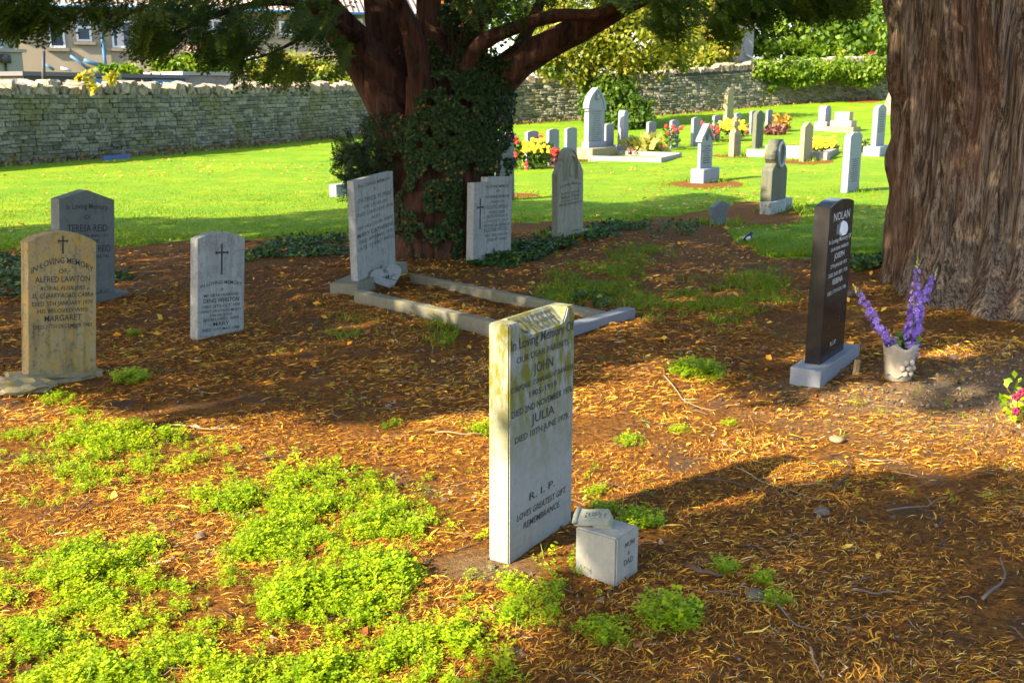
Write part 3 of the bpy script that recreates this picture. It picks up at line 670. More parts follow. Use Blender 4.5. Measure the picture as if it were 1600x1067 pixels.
V, Fa, tn = scatter(*IVY, P, fw, up=N + rng.normal(size=N.shape) * .45, scale=rng.uniform(.02, .044, len(P)))
nobj('leaves', V - np.array(ivy.location), [Fa], M_IVY, ivy, tone=tn)
for k in range(9):
    u0 = random.uniform(670, 765); pts = [at(u0 + 10 * sin(i * 1.3 + k), 395 - i * 52, TY - (.60 if u0 < 715 else .3) + .04 * i) - ivy.location for i in range(8)]
    V, ps = tube_np(curve_pts(pts, 3), np.linspace(.02, .006, 22), 6); nobj('stem', V, ps, M_YEWB, ivy)

# ------------------------------------------------------------------ the right trunk
b = MB('cedar bark', .95, .12); n = b.noise(1, 7, b.coord('Object', (38, 38, 1.9)), .72, .05); n2 = b.noise(1, 5, b.coord('Object', (3, 3, .8)), .65); n3 = b.noise(1, 5, b.coord('Object', (110, 110, 5)), .75, .1)
gr = b.attr('groove'); c = b.mix(b.rng(n, .43, .57), (.08, .055, .037), (.38, .285, .20)); c = b.mix(b.math('MULTIPLY', b.rng(n2, .5, .62), .55), c, (.19, .085, .045))
c = b.mix(b.math('MULTIPLY', b.rng(n2, .36, .44, 1, 0), .55), c, (.30, .245, .18)); c = b.mix(b.math('MULTIPLY', b.rng(n3, .5, .6), .7), c, (.04, .024, .015)); b.col(c); b.bump(b.math('ADD', n, n3), 1.0, .05); M_CEDAR = b.m
cb = G(1560, 473); cR = .86
ctr_y = cb.y + .8
cedar = empty('cedar_tree', 'massive tree trunk with deeply furrowed grey brown bark at right edge', 'tree', (at(1376, 330, ctr_y).x + .95, ctr_y, float(tz(4.2, ctr_y)) - .04))
na, nz = 900, 110; th = np.arange(na) / na * 2 * pi; zz = np.concatenate([np.linspace(-.35, 3.2, 90), np.linspace(3.4, 9, 20)])
TH, ZC = np.meshgrid(th, zz); arc = TH / (2 * pi)
def tn(f, zf, s):   # noise periodic round the trunk
    w = f; a = vnoise(arc * w, ZC * zf, s); b_ = vnoise(arc * w - w, ZC * zf, s); return a * (1 - arc) + b_ * arc
warp = (tn(9, .9, 1) - .5) * .035 + (tn(22, 2.2, 2) - .5) * .010
old = arc; arc = arc + warp
rid = 1 - np.abs(2 * tn(40, .42, 3) - 1); rid2 = 1 - np.abs(2 * tn(120, 1.1, 4) - 1); lob = tn(11, .35, 6)
arc = old
flare = np.exp(-np.clip(ZC, -.4, 9) / .33) * (.08 + .44 * tn(11, .2, 8)) + .03 * np.exp(-np.clip(ZC, 0, 9) / 1.4)
arc = old + warp; g1 = np.clip(np.abs(2 * tn(34, .40, 3) - 1) / .26, 0, 1); g2 = np.clip(np.abs(2 * tn(84, .8, 13) - 1) / .32, 0, 1); arc = old; deep = np.minimum(g1 ** .7, .45 + .55 * g2 ** .7)
R = cR + flare * (.12 + .88 * np.clip(-np.sin(TH) + .3, 0, 1)) + (lob - .5) * .11 + (deep - .8) * .17 + (rid2 - .5) * .035 + (tn(240, 9, 7) - .5) * .012 + (tn(70, 4.5, 21) - .5) * .03
V = np.stack([R * np.cos(TH) + .14 - .105 * np.clip(ZC, -.4, 3.2), R * np.sin(TH), ZC], -1).reshape(-1, 3)
i = np.arange(nz - 1)[:, None] * na; j = np.arange(na)[None]; q = np.stack([i + j, i + (j + 1) % na, i + na + (j + 1) % na, i + na + j], -1).reshape(-1, 4)
o = nobj('trunk', V, [q], M_CEDAR, cedar, smooth=True); a_ = o.data.attributes.new('groove', 'FLOAT', 'POINT'); a_.data.foreach_set('value', (deep * .75 + rid2 * .25).ravel().astype(np.float32))
rr = random.Random(4)
for k in range(8):
    a = k * .8; z0 = rr.uniform(4, 8); pts = [(cos(a) * .6, sin(a) * .6, z0), (cos(a) * 2.2, sin(a) * 2.2, z0 + .5), (cos(a) * 4.3, sin(a) * 4.3, z0 + .4)]
    V, ps = tube_np(curve_pts(pts, 4), np.linspace(.16, .03, 9), 8); nobj('limb', V, ps, M_CEDAR, cedar, smooth=True)
crown_mesh(np.concatenate(cand[3]) - np.array(cedar.location), M_YEW, cedar, .36)

# ------------------------------------------------------------------ trees and bushes in the background
LEAF = (np.array([(0, 0, 0), (.5, .32, .06), (1, 0, -.06), (.5, -.32, .06)]), np.array([(0, 1, 2, 3)]))
def leafy(name, label, cat, base, blobs, mat, nleaf, lsize, trunk=None, group=None, droop=0.0, tmpl=None, lump=1.0):
    """blobs: (centre, radii); leaves gather in lumps so that light and dark masses show"""
    t = empty(name, label, cat, base, 0, group); bl = np.array(base); P = []; N = []; T = []
    vol = np.array([np.prod(r) for c, r in blobs]) ** (2 / 3); vol = vol / vol.sum()
    for (c, r), w in zip(blobs, vol):
        k = max(10, int(nleaf * w)); nl = max(4, int(k / 42)); lc = rdir(nl) * (rng.uniform(.35, 1, nl) ** .5)[:, None]; lt = rng.uniform(.1, .75, nl)
        idx = rng.integers(0, nl, k); p = lc[idx] + rng.normal(size=(k, 3)) * .17 * lump; N.append(lc[idx] + rng.normal(size=(k, 3)) * .6)
        P.append(p * np.array(r) + np.array(c)); T.append(np.clip(lt[idx] + rng.uniform(-.2, .25, k), 0, 1))
    P = np.concatenate(P); N = np.concatenate(N); T = np.concatenate(T); k = len(P); fw = rdir(k, -.3 - droop)
    V, Fa, tn_ = scatter(*(tmpl or LEAF), P, fw, up=N + np.array([0, 0, .4]), scale=rng.uniform(.7, 1.3, k) * lsize, tone=T)
    nobj('crown' if cat == 'tree' else 'leaves', V - bl, [Fa], mat, t, tone=tn_)
    if trunk:
        h, r0 = trunk; V, ps = tube_np([(0, 0, -.2), (.03, 0, h * .3), (-.05, .05, h * .7), (.04, 0, h)], [r0 * 1.3, r0, r0 * .8, r0 * .45], 10, .15); nobj('trunk', V, ps, M_BARK, t, smooth=True)
        for q in range(5):
            a = q * 1.3; V, ps = tube_np([(0, 0, h * .55), (cos(a) * h * .12, sin(a) * h * .12, h * .75), (cos(a) * h * .3, sin(a) * h * .3, h * 1.02)], [r0 * .5, r0 * .35, r0 * .12], 7); nobj('limb', V, ps, M_BARK, t)
    return t
def blob(u, v, y, ru, rv, rd=None):
    px = F / (y * cos(PITCH)); return (at(u, v, y)[:], (ru / px, rd if rd else min(ru, rv * 1.5) / px, rv / px))
g0 = G(968, 198)
leafy('broadleaf_tree', 'yellow green leafy tree arching over the wall behind the tall white headstone', 'tree', g0[:],
      [blob(900, 70, 41.5, 75, 45), blob(985, 55, 41.5, 85, 55), blob(865, 95, 41, 40, 28), blob(960, 115, 41.8, 52, 40), blob(1040, 75, 42, 45, 40), blob(930, 10, 42, 90, 45), blob(1010, 5, 42, 80, 40), blob(898, 125, 41, 18, 16)], M_LEAFY, 19000, .18, (4.6, .16))
leafy('shrub', 'dense green shrub at the foot of the yellow green tree by the wall', 'shrub', G(975, 202)[:],
      [blob(958, 150, 41.2, 42, 38), blob(975, 185, 40.6, 38, 20), blob(990, 175, 40.8, 28, 24), blob(935, 160, 41, 28, 35)], M_LEAFG, 6500, .18)
def backtree(label, blobs, mat, n, ls, h, y, u, name='broadleaf_tree'):
    p = at(u, 120, y); return leafy(name, label, 'tree', (p.x, p.y, float(tz(p.x, p.y))), blobs, mat, n, ls, (h, .2))
backtree('olive green tree behind the wall just left of the grey house end', [blob(1095, 85, 56, 55, 45), blob(1120, 110, 54, 40, 32), blob(1075, 50, 57, 50, 45), blob(1130, 55, 55, 25, 40), blob(1085, 5, 57, 60, 40)], M_LEAFY, 6500, .3, 6, 56, 1095)
backtree('light green spreading tree behind the ivy topped wall at right', [blob(1215, 60, 62, 45, 50), blob(1270, 40, 62, 60, 50), blob(1340, 30, 63, 60, 45), blob(1235, 90, 60, 40, 25), blob(1300, 85, 61, 45, 25), blob(1370, 70, 63, 30, 40), blob(1200, 5, 63, 50, 40), blob(1300, -15, 64, 80, 40)], M_LEAFB, 11000, .34, 8, 63, 1280)
backtree('dark bluish green tree far behind the light green spreading tree', [blob(1320, 60, 76, 55, 40), blob(1270, 70, 76, 30, 30), blob(1370, 50, 76, 40, 50)], M_LEAFD, 3800, .4, 7, 76, 1320)
backtree('round green tree behind the wall between yew limb and yellow tree', [blob(850, 85, 52, 42, 34), blob(830, 50, 53, 40, 40), blob(870, 40, 53, 40, 40), blob(800, 10, 54, 60, 50), blob(720, 40, 55, 60, 60)], M_LEAFG, 5200, .3, 6, 53, 845)
leafy('shrub', 'golden bush spilling over the wall just left of the yew', 'shrub', (at(470, 120, 43).x, 43, 0), [blob(455, 108, 43, 62, 22), blob(515, 118, 42.5, 40, 18), blob(415, 118, 42, 30, 14), blob(540, 130, 42, 22, 10)], M_LEAFY, 3600, .22)
leafy('shrub', 'bright green bush behind the wall below the house windows', 'shrub', (at(290, 110, 40).x, 40, 0), [blob(285, 102, 40, 42, 16), blob(345, 104, 40.5, 45, 10), blob(262, 108, 40, 22, 9)], M_LEAFB, 2000, .22)
leafy('shrub', 'low bright green plant behind the shed under the drainpipe', 'shrub', (at(186, 110, 39).x, 39, 0), [blob(180, 109, 39, 30, 6), blob(205, 111, 39, 18, 5)], M_LEAFB, 700, .2)
leafy('shrub', 'pink flowering bush glimpsed past the left edge of the right trunk', 'shrub', (at(1362, 90, 60).x, 60, 1.5), [blob(1360, 88, 60, 9, 6)], leafmat('pink flowers', (.4, .05, .10), (.6, .14, .2), None, .4), 130, .18)
leafy('ivy', 'thick bright ivy hanging over the wall top at right', 'ivy', G(1270, 164)[:], [blob(1190, 108, 51.0, 30, 14, .6), blob(1235, 110, 51.3, 36, 17, .6), blob(1280, 108, 51.6, 38, 15, .6), blob(1330, 106, 51.9, 38, 15, .6), blob(1375, 106, 52.1, 30, 18, .6), blob(1345, 122, 51.8, 30, 11, .5), blob(1210, 126, 50.9, 14, 13, .4), blob(1255, 124, 51.3, 22, 9, .4)], M_LEAFB, 8000, .19, droop=.5)
leafy('weed', 'yellow flowering weed rooted on the wall top before the shed', 'plant', at(175, 133, 27.5)[:], [blob(174, 120, 27.5, 10, 10, .1), blob(134, 124, 27, 14, 6, .1), blob(148, 136, 27, 12, 4, .1)], leafmat('yellow weed', (.3, .28, .02), (.5, .42, .03), None, .4), 130, .16)
b_ = G(1373, 180); t = empty('distant_tree', 'pale tree foot showing just left of the massive right trunk', 'tree', b_)
V, ps = tube_np([(.75, 0, -.2), (.75, 0, .3), (.85, 0, 1.2), (.95, 0, 3)], [.85, .55, .40, .34], 14, .1); nobj('trunk', V, ps, flat('pale bark', (.20, .15, .11)), t, smooth=True)
V, Fa, tn_ = scatter(*LEAF, rng.normal(size=(900, 3)) * np.array([1.4, 1.4, 1.0]) + np.array([1.2, 0, 4.6]), rdir(900), scale=rng.uniform(.2, .35, 900)); nobj('crown', V, [Fa], M_LEAFG, t, tone=tn_)
# ================================================================== HEADSTONES
M_INK = flat('lead lettering', (.035, .035, .035), .7, .3, .2, 60); M_INKF = flat('worn lettering', (.13, .13, .125), .8, .2, .3, 60); M_INKM = flat('faint lettering', (.08, .08, .075), .8, .2, .3, 60)
M_SILV = flat('silver lettering', (.50, .50, .48), .5, .4, .1, 60)
S_MAIN = stonemat('white marble', (.245, .24, .215), (.17, .18, .15), (.125, .115, .012), .97, (.28, .60), .55, .8, .7, .35)
S_OCHRE = stonemat('ochre stained stone', (.31, .24, .12), (.07, .05, .022), (.34, .22, .05), .6, None, .7, .85, 0, .8)
S_GREY = stonemat('grey marble', (.32, .32, .295), (.11, .115, .11), (.17, .17, .13), .35, None, .5, .8, .3, .5)
S_SLATE = stonemat('dull grey limestone', (.14, .155, .145), (.06, .07, .07), (.11, .12, .06), .4, (.5, .9), .45, .85, 0, .3)
S_LIME = stonemat('greenish limestone', (.28, .265, .21), (.11, .115, .085), (.20, .19, .07), .5, None, .5, .88, 0, .55)
S_MOSS = stonemat('dark mossy stone', (.115, .12, .095), (.035, .038, .03), (.11, .10, .03), .6, None, .5, .9, 0, .6)
S_WHITE = stonemat('white stone', (.20, .21, .235), (.24, .26, .27), None, 0, None, .3, .8, 0, .3)
S_WAR = stonemat('war grave stone', (.18, .185, .205), (.2, .21, .21), None, 0, None, .35, .85, 0, .35)
S_TAN = stonemat('tan sandstone', (.27, .225, .145), (.17, .15, .09), (.34, .25, .06), .55, None, .5, .9, 0, .45)
S_PINK = stonemat('pink granite', (.42, .28, .22), (.2, .12, .09), None, 0, None, .6, .8)
S_KERB = stonemat('kerb concrete', (.175, .165, .13), (.11, .10, .075), (.20, .18, .06), .5, None, .6, .92, 0, .4)
S_PALEKERB = stonemat('pale kerb concrete', (.25, .24, .22), (.2, .2, .18), (.30, .24, .08), .35, None, .6, .92, 0, .3)
S_PLINTH = stonemat('grey granite plinth', (.18, .19, .21), (.15, .16, .18), None, 0, None, .7, .8)
S_BLOCK = stonemat('block concrete', (.26, .25, .215), (.2, .19, .16), (.33, .29, .20), .4, None, .4, .85, 0, .4)
b = MB('black granite', .14, .35); n = b.noise(220, 3, b.coord('Object'), .7); n2 = b.noise(7, 5, b.coord('Object'), .6)
c = b.mix(b.rng(n, .6, .72), (.012, .012, .013), (.05, .05, .052)); b.col(c); b.put(b.p.inputs['Roughness'], b.rng(n2, .35, .7, .10, .32)); S_BLACK = b.m

DEF_TH = radians(58)
def place(FL, FRu, BLu, vtop, th=DEF_TH, FRv=None, dz=0.0, utop=None):
    """ground point, heading, width, thickness, height and lean of a stone from where its corners stand in the photograph"""
    P = G(FL[0], FL[1], dz)
    if FRv: Q = G(FRu, FRv, dz); th = atan2(Q.y - P.y, Q.x - P.x)
    def solve(dx, dy, target, hi):
        lo = 0; f = lambda s: float(UV(P.x + dx * s, P.y + dy * s, P.z)[0]); sg = 1 if f(hi) > f(0) else -1
        for _ in range(40):
            m = (lo + hi) / 2
            if (f(m) - target) * sg > 0: hi = m
            else: lo = m
        return lo
    w = solve(cos(th), sin(th), FRu, 3.0); t = solve(-sin(th), cos(th), BLu, 2.0) if BLu else .08
    h = Zat(P.y, vtop) - P.z; lean = 0
    if utop is not None: lean = atan2((utop - UV(P.x, P.y, P.z + h)[0]) / F * P.length, h) / max(.3, cos(th))
    C = P + Vector((cos(th), sin(th), 0)) * w / 2
    return C, th, w, t, h, lean
def root(name, label, cat, pl, group=None):
    C, th, w, t, h, lean = pl; e = empty(name, label, cat, C, th, group); e.rotation_euler = (0, lean, th); return e
def seg_arc(w, h, rise, n=10):
    return [(w / 2 * cos(pi * k / n), h + rise * (1 - cos(pi * k / n) ** 2) ** .5) for k in range(n + 1)] if rise >= w / 2 * .95 else \
        [(w / 2 - w * k / n, h + rise * (1 - (1 - 2 * k / n) ** 2)) for k in range(n + 1)]
def prof(kind, w, h, rise=0):
    if kind == 'flat': top = [(w / 2, h), (-w / 2, h)]
    elif kind == 'arc': top = seg_arc(w, h, rise)
    elif kind == 'peak': top = [(w / 2, h), (0, h + rise), (-w / 2, h)]
    elif kind == 'chamfer': top = [(w / 2, h), (w * .28, h + rise), (-w * .28, h + rise), (-w / 2, h)]
    elif kind == 'gothic':
        top = [(w / 2, h)] + [(w / 2 * (1 - (k / 7) ** 2.3), h + rise * (k / 7)) for k in range(1, 7)] + [(0, h + rise)]
        top += [(-x, z) for x, z in reversed(top[:-1])]
    elif kind == 'shoulder':   # stepped shoulders under a round head
        q = w / 2; top = [(q, h), (q * .93, h + rise * .08), (q * .80, h + rise * .25), (q * .72, h + rise * .38), (q * .56, h + rise * .46), (q * .55, h + rise * .62), (q * .46, h + rise * .80), (q * .30, h + rise * .93), (q * .12, h + rise * .995)]
        top += [(-x, z) for x, z in reversed(top)]
    elif kind == 'notch':      # corner broken away at the left of the top
        top = [(w / 2, h + rise), (-w * .14, h + rise), (-w * .16, h + rise * .93), (-w * .155, h + rise * .25), (-w * .18, h + .003), (-w / 2, h)]
    return [(-w / 2, -.12), (w / 2, -.12)] + top
def slab(name, outline, t, mat, parent, bev=.006, y0=0.0):
    bm = bmesh.new(); f = [bm.verts.new((x, y0, z)) for x, z in outline]; k = [bm.verts.new((x, y0 + t, z)) for x, z in outline]; n = len(f)
    bm.faces.new(f); bm.faces.new(k[::-1])
    for i in range(n): bm.faces.new((f[i], k[i], k[(i + 1) % n], f[(i + 1) % n]))
    bmesh.ops.recalc_face_normals(bm, faces=bm.faces[:])
    es = [e for e in bm.edges if (e.verts[0].co.y < y0 + 1e-6) == (e.verts[1].co.y < y0 + 1e-6)] + [bm.edges.get((f[i], k[i])) for i in range(n) if n < 9]
    if bev: bmesh.ops.bevel(bm, geom=[e for e in set(es) if e], offset=bev, segments=2, affect='EDGES', profile=.6)
    bmesh.ops.triangulate(bm, faces=[q for q in bm.faces if len(q.verts) > 4]); return bobj(name, bm, mat, parent)
_cache = {}
def text_geo(s, bold=0.0, shear=0.0, sp=1.0):
    key = (s, bold, shear, sp)
    if key not in _cache:
        cu = bpy.data.curves.new('inscription', 'FONT'); cu.body = s; cu.align_x = 'CENTER'; cu.resolution_u = 2; cu.offset = bold; cu.shear = shear; cu.space_character = sp
        o = bpy.data.objects.new('inscription', cu); me = o.to_mesh(); V = np.array([v.co[:] for v in me.vertices]); Fs = [p.vertices[:] for p in me.polygons]; o.to_mesh_clear(); bpy.data.objects.remove(o); bpy.data.curves.remove(cu)
        _cache[key] = (V, Fs)
    return _cache[key]
def letters(parent, lines, mat, name='inscription_line', xf=None, y=-.0015, extr=0):
    """lines: (text, centre x, base z, cap height, target width or 0, arch rise, bold, shear)"""
    out = None
    for ln in lines:
        bm = bmesh.new(); s, cx, z, ch, W, arch, bold, sh = (list(ln) + [0, 0, .01, 0])[:8] if len(ln) < 8 else ln
        V, Fs = text_geo(s, bold * .45, sh)
        if not len(V): continue
        V = V.copy(); k = ch / .70; V = V * k; cw = V[:, 0].max() - V[:, 0].min(); V[:, 0] -= (V[:, 0].max() + V[:, 0].min()) / 2
        if W: V[:, 0] *= W / cw; cw = W
        if arch: V[:, 1] += arch * (1 - (2 * V[:, 0] / cw) ** 2)
        P = [(cx + a, y, z + b_) for a, b_, _ in V]
        if xf: P = [xf(*p) for p in P]
        vs = [bm.verts.new(p) for p in P]
        for f in Fs:
            try: bm.faces.new([vs[i] for i in f])
            except ValueError: pass
        bmesh.ops.recalc_face_normals(bm, faces=bm.faces[:])
        if extr:
            r_ = bmesh.ops.extrude_face_region(bm, geom=bm.faces[:]); bmesh.ops.translate(bm, verts=[q for q in r_['geom'] if isinstance(q, bmesh.types.BMVert)], vec=(0, 0, extr))
        out = bobj(name, bm, mat, parent)
    return out
def cross_mark(parent, cx, z0, z1, arm, w, mat, name='cross'):
    bm = bmesh.new(); za = z0 + (z1 - z0) * .72
    box(bm, cx - w / 2, cx + w / 2, -.003, .004, z0, z1); box(bm, cx - arm / 2, cx + arm / 2, -.0045, .003, za - w / 2, za + w / 2)
    for sx in (-1, 1): box(bm, cx + sx * arm / 2 - w * .3, cx + sx * arm / 2 + w * .3, -.006, .002, za - w * .9, za + w * .9)
    return bobj(name, bm, mat, parent)
def scribble(parent, rows, w, z0, z1, mat, seed=0, cx=0.0, y=-.002):
    """lettering too small to read: broken dark strokes in rows"""
    r = random.Random(seed); bm = bmesh.new()
    for i in range(rows):
        z = z1 - (z1 - z0) * (i + .5) / rows; hh = (z1 - z0) / rows * .42; L = w * r.uniform(.55, 1); x = cx - L / 2
        while x < cx + L / 2:
            d = r.uniform(.012, .03); q = [bm.verts.new(p) for p in ((x, y, z - hh / 2), (min(x + d, cx + L / 2), y, z - hh / 2), (min(x + d, cx + L / 2), y, z + hh / 2), (x, y, z + hh / 2))]; bm.faces.new(q); x += d + r.choice([.006, .006, .02])
    return tag(bobj('inscription', bm, mat, parent), kind='stuff')

# --- nearest stone: white marble with a sloped, sunk name panel along its top
pl = place((795, 878), 893, 767, 502, FRv=812, utop=796); C, th, w, t, h, lean = pl; t = max(t, .085); h = .85
e = root('headstone', 'pale headstone nearest the viewer with lichen stained top and sunk name panel', 'headstone', pl)
cols = [(-w / 2, 0), (-w * .355, 0), (-w * .325, .030), (-w * .285, .052), (-w * .24, .058), (w * .27, .058), (w * .315, .05), (w * .35, .028), (w * .375, 0), (w / 2, 0)]
bm = bmesh.new(); ring = []
for x, d in cols:
    yb_ = t * (.78 if d else .25); ring.append([bm.verts.new(p) for p in ((x, 0, -.15), (x, 0, h - d), (x, yb_ if d else t * .5, h + (.001 if d else 0)), (x, t, h), (x, t, -.15))])
for a, b_ in zip(ring[:-1], ring[1:]):
    for k in range(4): bm.faces.new((a[k], b_[k], b_[k + 1], a[k + 1]))
bm.faces.new(ring[0]); bm.faces.new(ring[-1][::-1]); bmesh.ops.recalc_face_normals(bm, faces=bm.faces[:])
es = [x for x in bm.edges if x.is_manifold and x.calc_face_angle() > .9]; bmesh.ops.bevel(bm, geom=es, offset=.005, segments=2, affect='EDGES')
bmesh.ops.triangulate(bm, faces=[q for q in bm.faces if len(q.verts) > 4]); bobj('slab', bm, S_MAIN, e)
L = [('In Loving Memory Of', .0, .632, .034, w * .95, 0, .014, 0), ('OUR DEAR PARENTS', .0, .590, .021, w * .80, 0, .008, 0), ('JOHN', .0, .541, .034, w * .30, 0, .016, 0), ('CORPORAL CONNAUGHT RANGERS', .0, .507, .018, w * .96, 0, .006, .15),
     ('1905-1919', .0, .472, .021, w * .42, 0, .008, 0), ('DIED 2ND NOVEMBER 1976', .0, .432, .023, w * .93, 0, .008, 0), ('JULIA', .0, .388, .032, w * .36, 0, .016, 0), ('DIED 10TH JUNE 1979.', .0, .350, .022, w * .84, 0, .008, 0),
     ('R. I. P.', .0, .148, .026, w * .40, 0, .012, 0), ('LOVES GREATEST GIFT.', .0, .104, .022, w * .78, 0, .008, .2), ('REMEMBRANCE.', .0, .068, .022, w * .58, 0, .008, .2)]
L = [(s, x, .09 + (z - .068) * (.668 / .564), c * 1.08, W, a, b_, sh) for s, x, z, c, W, a, b_, sh in L]
letters(e, L, M_INK)
sl = atan2(.058, t * .78)
letters(e, [("O'KEEFFE", .01, 0, .066, w * .58, 0, .004, 0)], M_INKM, 'name_panel_lettering', xf=lambda x, y, z: (x, .008 + z * cos(sl) - .002 * sin(sl), h - .058 + .008 * tan(sl) + z * sin(sl) + .002 * cos(sl)))
# --- inscribed block and little tablet
pl = place((962, 915), 997, 898, 842, FRv=892); C, th, w, t, h, lean = pl
e = root('inscribed_block', 'small square grey stone block lettered on one side, in front of nearest headstone', 'memorial block', pl)
bm = bmesh.new(); box(bm, -w / 2, w / 2, 0, t, -.05, h); bmesh.ops.bevel(bm, geom=[x for x in bm.edges if max(v.co.z for v in x.verts) > 0], offset=.006, segments=2, affect='EDGES'); bobj('block', bm, S_BLOCK, e)
letters(e, [('MUM', .01, h * .70, .019, w * .42, 0, .004, 0), ('&', .005, h * .52, .016, 0, 0, .004, 0)], M_INKF); letters(e, [('DAD', .005, h * .32, .021, w * .40, 0, .008, 0)], M_INKM)
BP = C.copy(); bth = th; bw = w; bt = t; bh = h
tab = at(921, 826, BP.y + .12); tab.z = BP.z + bh + .008; tab = Vector((BP.x - sin(bth) * bt * .72 + .01, BP.y + cos(bth) * bt * .72, BP.z + bh + .006)); tab.x -= .022
e = empty('tablet', 'small open scroll shaped tablet with raised lettering lying tilted on the grey block', 'tablet', tab, bth - radians(62)); e.rotation_euler = (radians(13), radians(-6), bth - radians(66)); e.scale = (.86, .82, .8)
out = [(x * .78, y * .9) for x, y in [(-.10, -.055), (.085, -.055), (.10, -.02), (.075, .05), (.02, .055), (-.03, .043), (-.085, .06)]]
bm = bmesh.new(); lo = [bm.verts.new((x, y, .012)) for x, y in out]; hi = [bm.verts.new((x, y, .036)) for x, y in out]; bm.faces.new(hi); bm.faces.new(lo[::-1]); n = len(out)
for i in range(n): bm.faces.new((lo[i], lo[(i + 1) % n], hi[(i + 1) % n], hi[i]))
bmesh.ops.bevel(bm, geom=bm.edges[:], offset=.004, segments=2, affect='EDGES'); S_TAB = stonemat('tablet stone', (.235, .235, .20), (.16, .17, .13), (.24, .25, .14), .5, None, .7); bobj('slab', bm, S_TAB, e)
V, ps = tube_np([(-.072, -.054, .036), (-.072, .0, .038), (-.066, .055, .036)], [.010, .011, .010], 9); nobj('scroll_roll', V, ps, S_TAB, e, smooth=True)
bm = bmesh.new(); vs = [bm.verts.new(p) for p in ((.0, -.045, -.004), (.07, -.04, -.016), (.07, .03, -.016), (.0, .03, -.004), (.0, -.045, .013), (.07, -.04, .013), (.07, .03, .013), (.0, .03, .013))]
for f in ((3, 2, 1, 0), (4, 5, 6, 7), (0, 1, 5, 4), (1, 2, 6, 5), (2, 3, 7, 6), (3, 0, 4, 7)): bm.faces.new([vs[i] for i in f])
bobj('foot', bm, S_TAB, e)
letters(e, [('REST', .008, -.02, .036, .09, 0, .012, 0)], S_TAB, 'raised_lettering', xf=lambda x, y, z: (x, z, .034), extr=.009)
# --- black granite
pl = place((1281, 609), 1342, 1233, 580, FRv=560); C, th, w, t, h, lean = pl
e = root('headstone', 'polished black granite headstone with white emblem on a grey plinth, left of the flower vase', 'headstone', pl)
slab('plinth', prof('flat', w, h), t, S_PLINTH, e, .006)
p2 = place((1281, 570), 1318, 1257, 324, th=th, dz=h); sw, st_, sh_ = p2[2], p2[3], p2[4]; D = p2[0] - C; ox = D.x * cos(th) + D.y * sin(th); oy = max(.01, -D.x * sin(th) + D.y * cos(th))
sw = min(sw, w * .86); slot = bpy.data.objects.new('slab_mount', None)
o = slab('slab', [(x, z + h + .119) for x, z in prof('arc', sw, sh_ - .119, .028)], st_, S_BLACK, e, .003); o.location = (ox, oy, .001)
zb = lambda v: h + sh_ * (570 - v) / (570 - 324)
Lb = [('NOLAN', 0, .905, .052, sw * .66, 0, 0, .0), ('In Loving Memory Of', 0, .765, .030, sw * .92, 0, .006, 0), ('OUR DEAR PARENTS', 0, .715, .022, sw * .74, 0, .005, 0), ('JOSEPH', 0, .660, .036, sw * .42, 0, .008, 0),
      ('27TH JANUARY 1973', 0, .605, .024, sw * .68, 0, .005, 0), ('DIED 2ND SEPT. 1978', 0, .55, .024, sw * .78, 0, .005, 0), ('REBENA', 0, .495, .036, sw * .42, 0, .008, 0), ('DIED 17TH NOV. 1986', 0, .435, .024, sw * .78, 0, .005, 0), ('R.I.P.', 0, .085, .028, sw * .26, 0, .005, 0)]
Lb = [(s, x + ox, h + z * sh_, c * sh_, W, a, b_, s2) for s, x, z, c, W, a, b_, s2 in Lb]
letters(e, Lb, M_SILV, y=oy - .001)
bm = bmesh.new(); hz = h + sh_ * .84; r_ = sw * .15
ol = [(r_ * 1.0 * sin(a) ** 1 * (1 if sin(a) > 0 else .9), r_ * .72 * (cos(a) * .8 - .2 * abs(sin(a)) + .1)) for a in np.arange(14) / 14 * 2 * pi]; ol = [(x, z if z > -r_ else z * 1.1) for x, z in ol]
f = [bm.verts.new((ox + x + sw * .06, oy - .012, hz + z)) for x, z in ol]; k = [bm.verts.new((ox + x * 1.1 + sw * .06, oy - .001, hz + z * 1.08)) for x, z in ol]; bm.faces.new(f)
for i in range(14): bm.faces.new((f[i], f[(i + 1) % 14], k[(i + 1) % 14], k[i]))
bmesh.ops.recalc_face_normals(bm, faces=bm.faces[:]); bobj('emblem', bm, flat('white emblem', (.68, .68, .66)), e)
bm = bmesh.new(); box(bm, ox - sw * .2, ox - sw * .06, oy - .004, oy - .0012, hz - r_ * .3, hz + r_ * .5, .0); bobj('emblem_painted_shadow', bm, flat('grey painted shadow', (.12, .12, .12)), e)  # thin grey patch standing in for the shadow left of the emblem
# --- left group
pl = place((45, 606), 150, 34, 385, FRv=586, utop=35); C, th, w, t, h, lean = pl; t = max(t, .085)
e = root('headstone', 'round topped ochre stained headstone on a rough stone footing at far left', 'headstone', pl); slab('slab', prof('arc', w, h, .062), t, S_OCHRE, e)
bm = bmesh.new(); box(bm, -w / 2 - .06, w / 2 + .03, -.05, t + .05, -.06, .045); bmesh.ops.subdivide_edges(bm, edges=bm.edges[:], cuts=4, use_grid_fill=True); rr = random.Random(3)
for v in bm.verts: v.co += Vector((rr.uniform(-1, 1), rr.uniform(-1, 1), rr.uniform(-.8, 1))) * .018
bobj('footing', bm, S_TAN, e)
bm = bmesh.new(); bmesh.ops.create_icosphere(bm, subdivisions=3, radius=1)
for v in bm.verts: q = v.co * 3; v.co *= 1 + .3 * noise.noise(q) + .12 * noise.noise(q * 3); v.co = Vector((v.co.x * .19, v.co.y * .13, v.co.z * .06))
o = bobj('footing_rubble', bm, S_TAN, e); o.location = (-w / 2 - .06, -.03, .0)
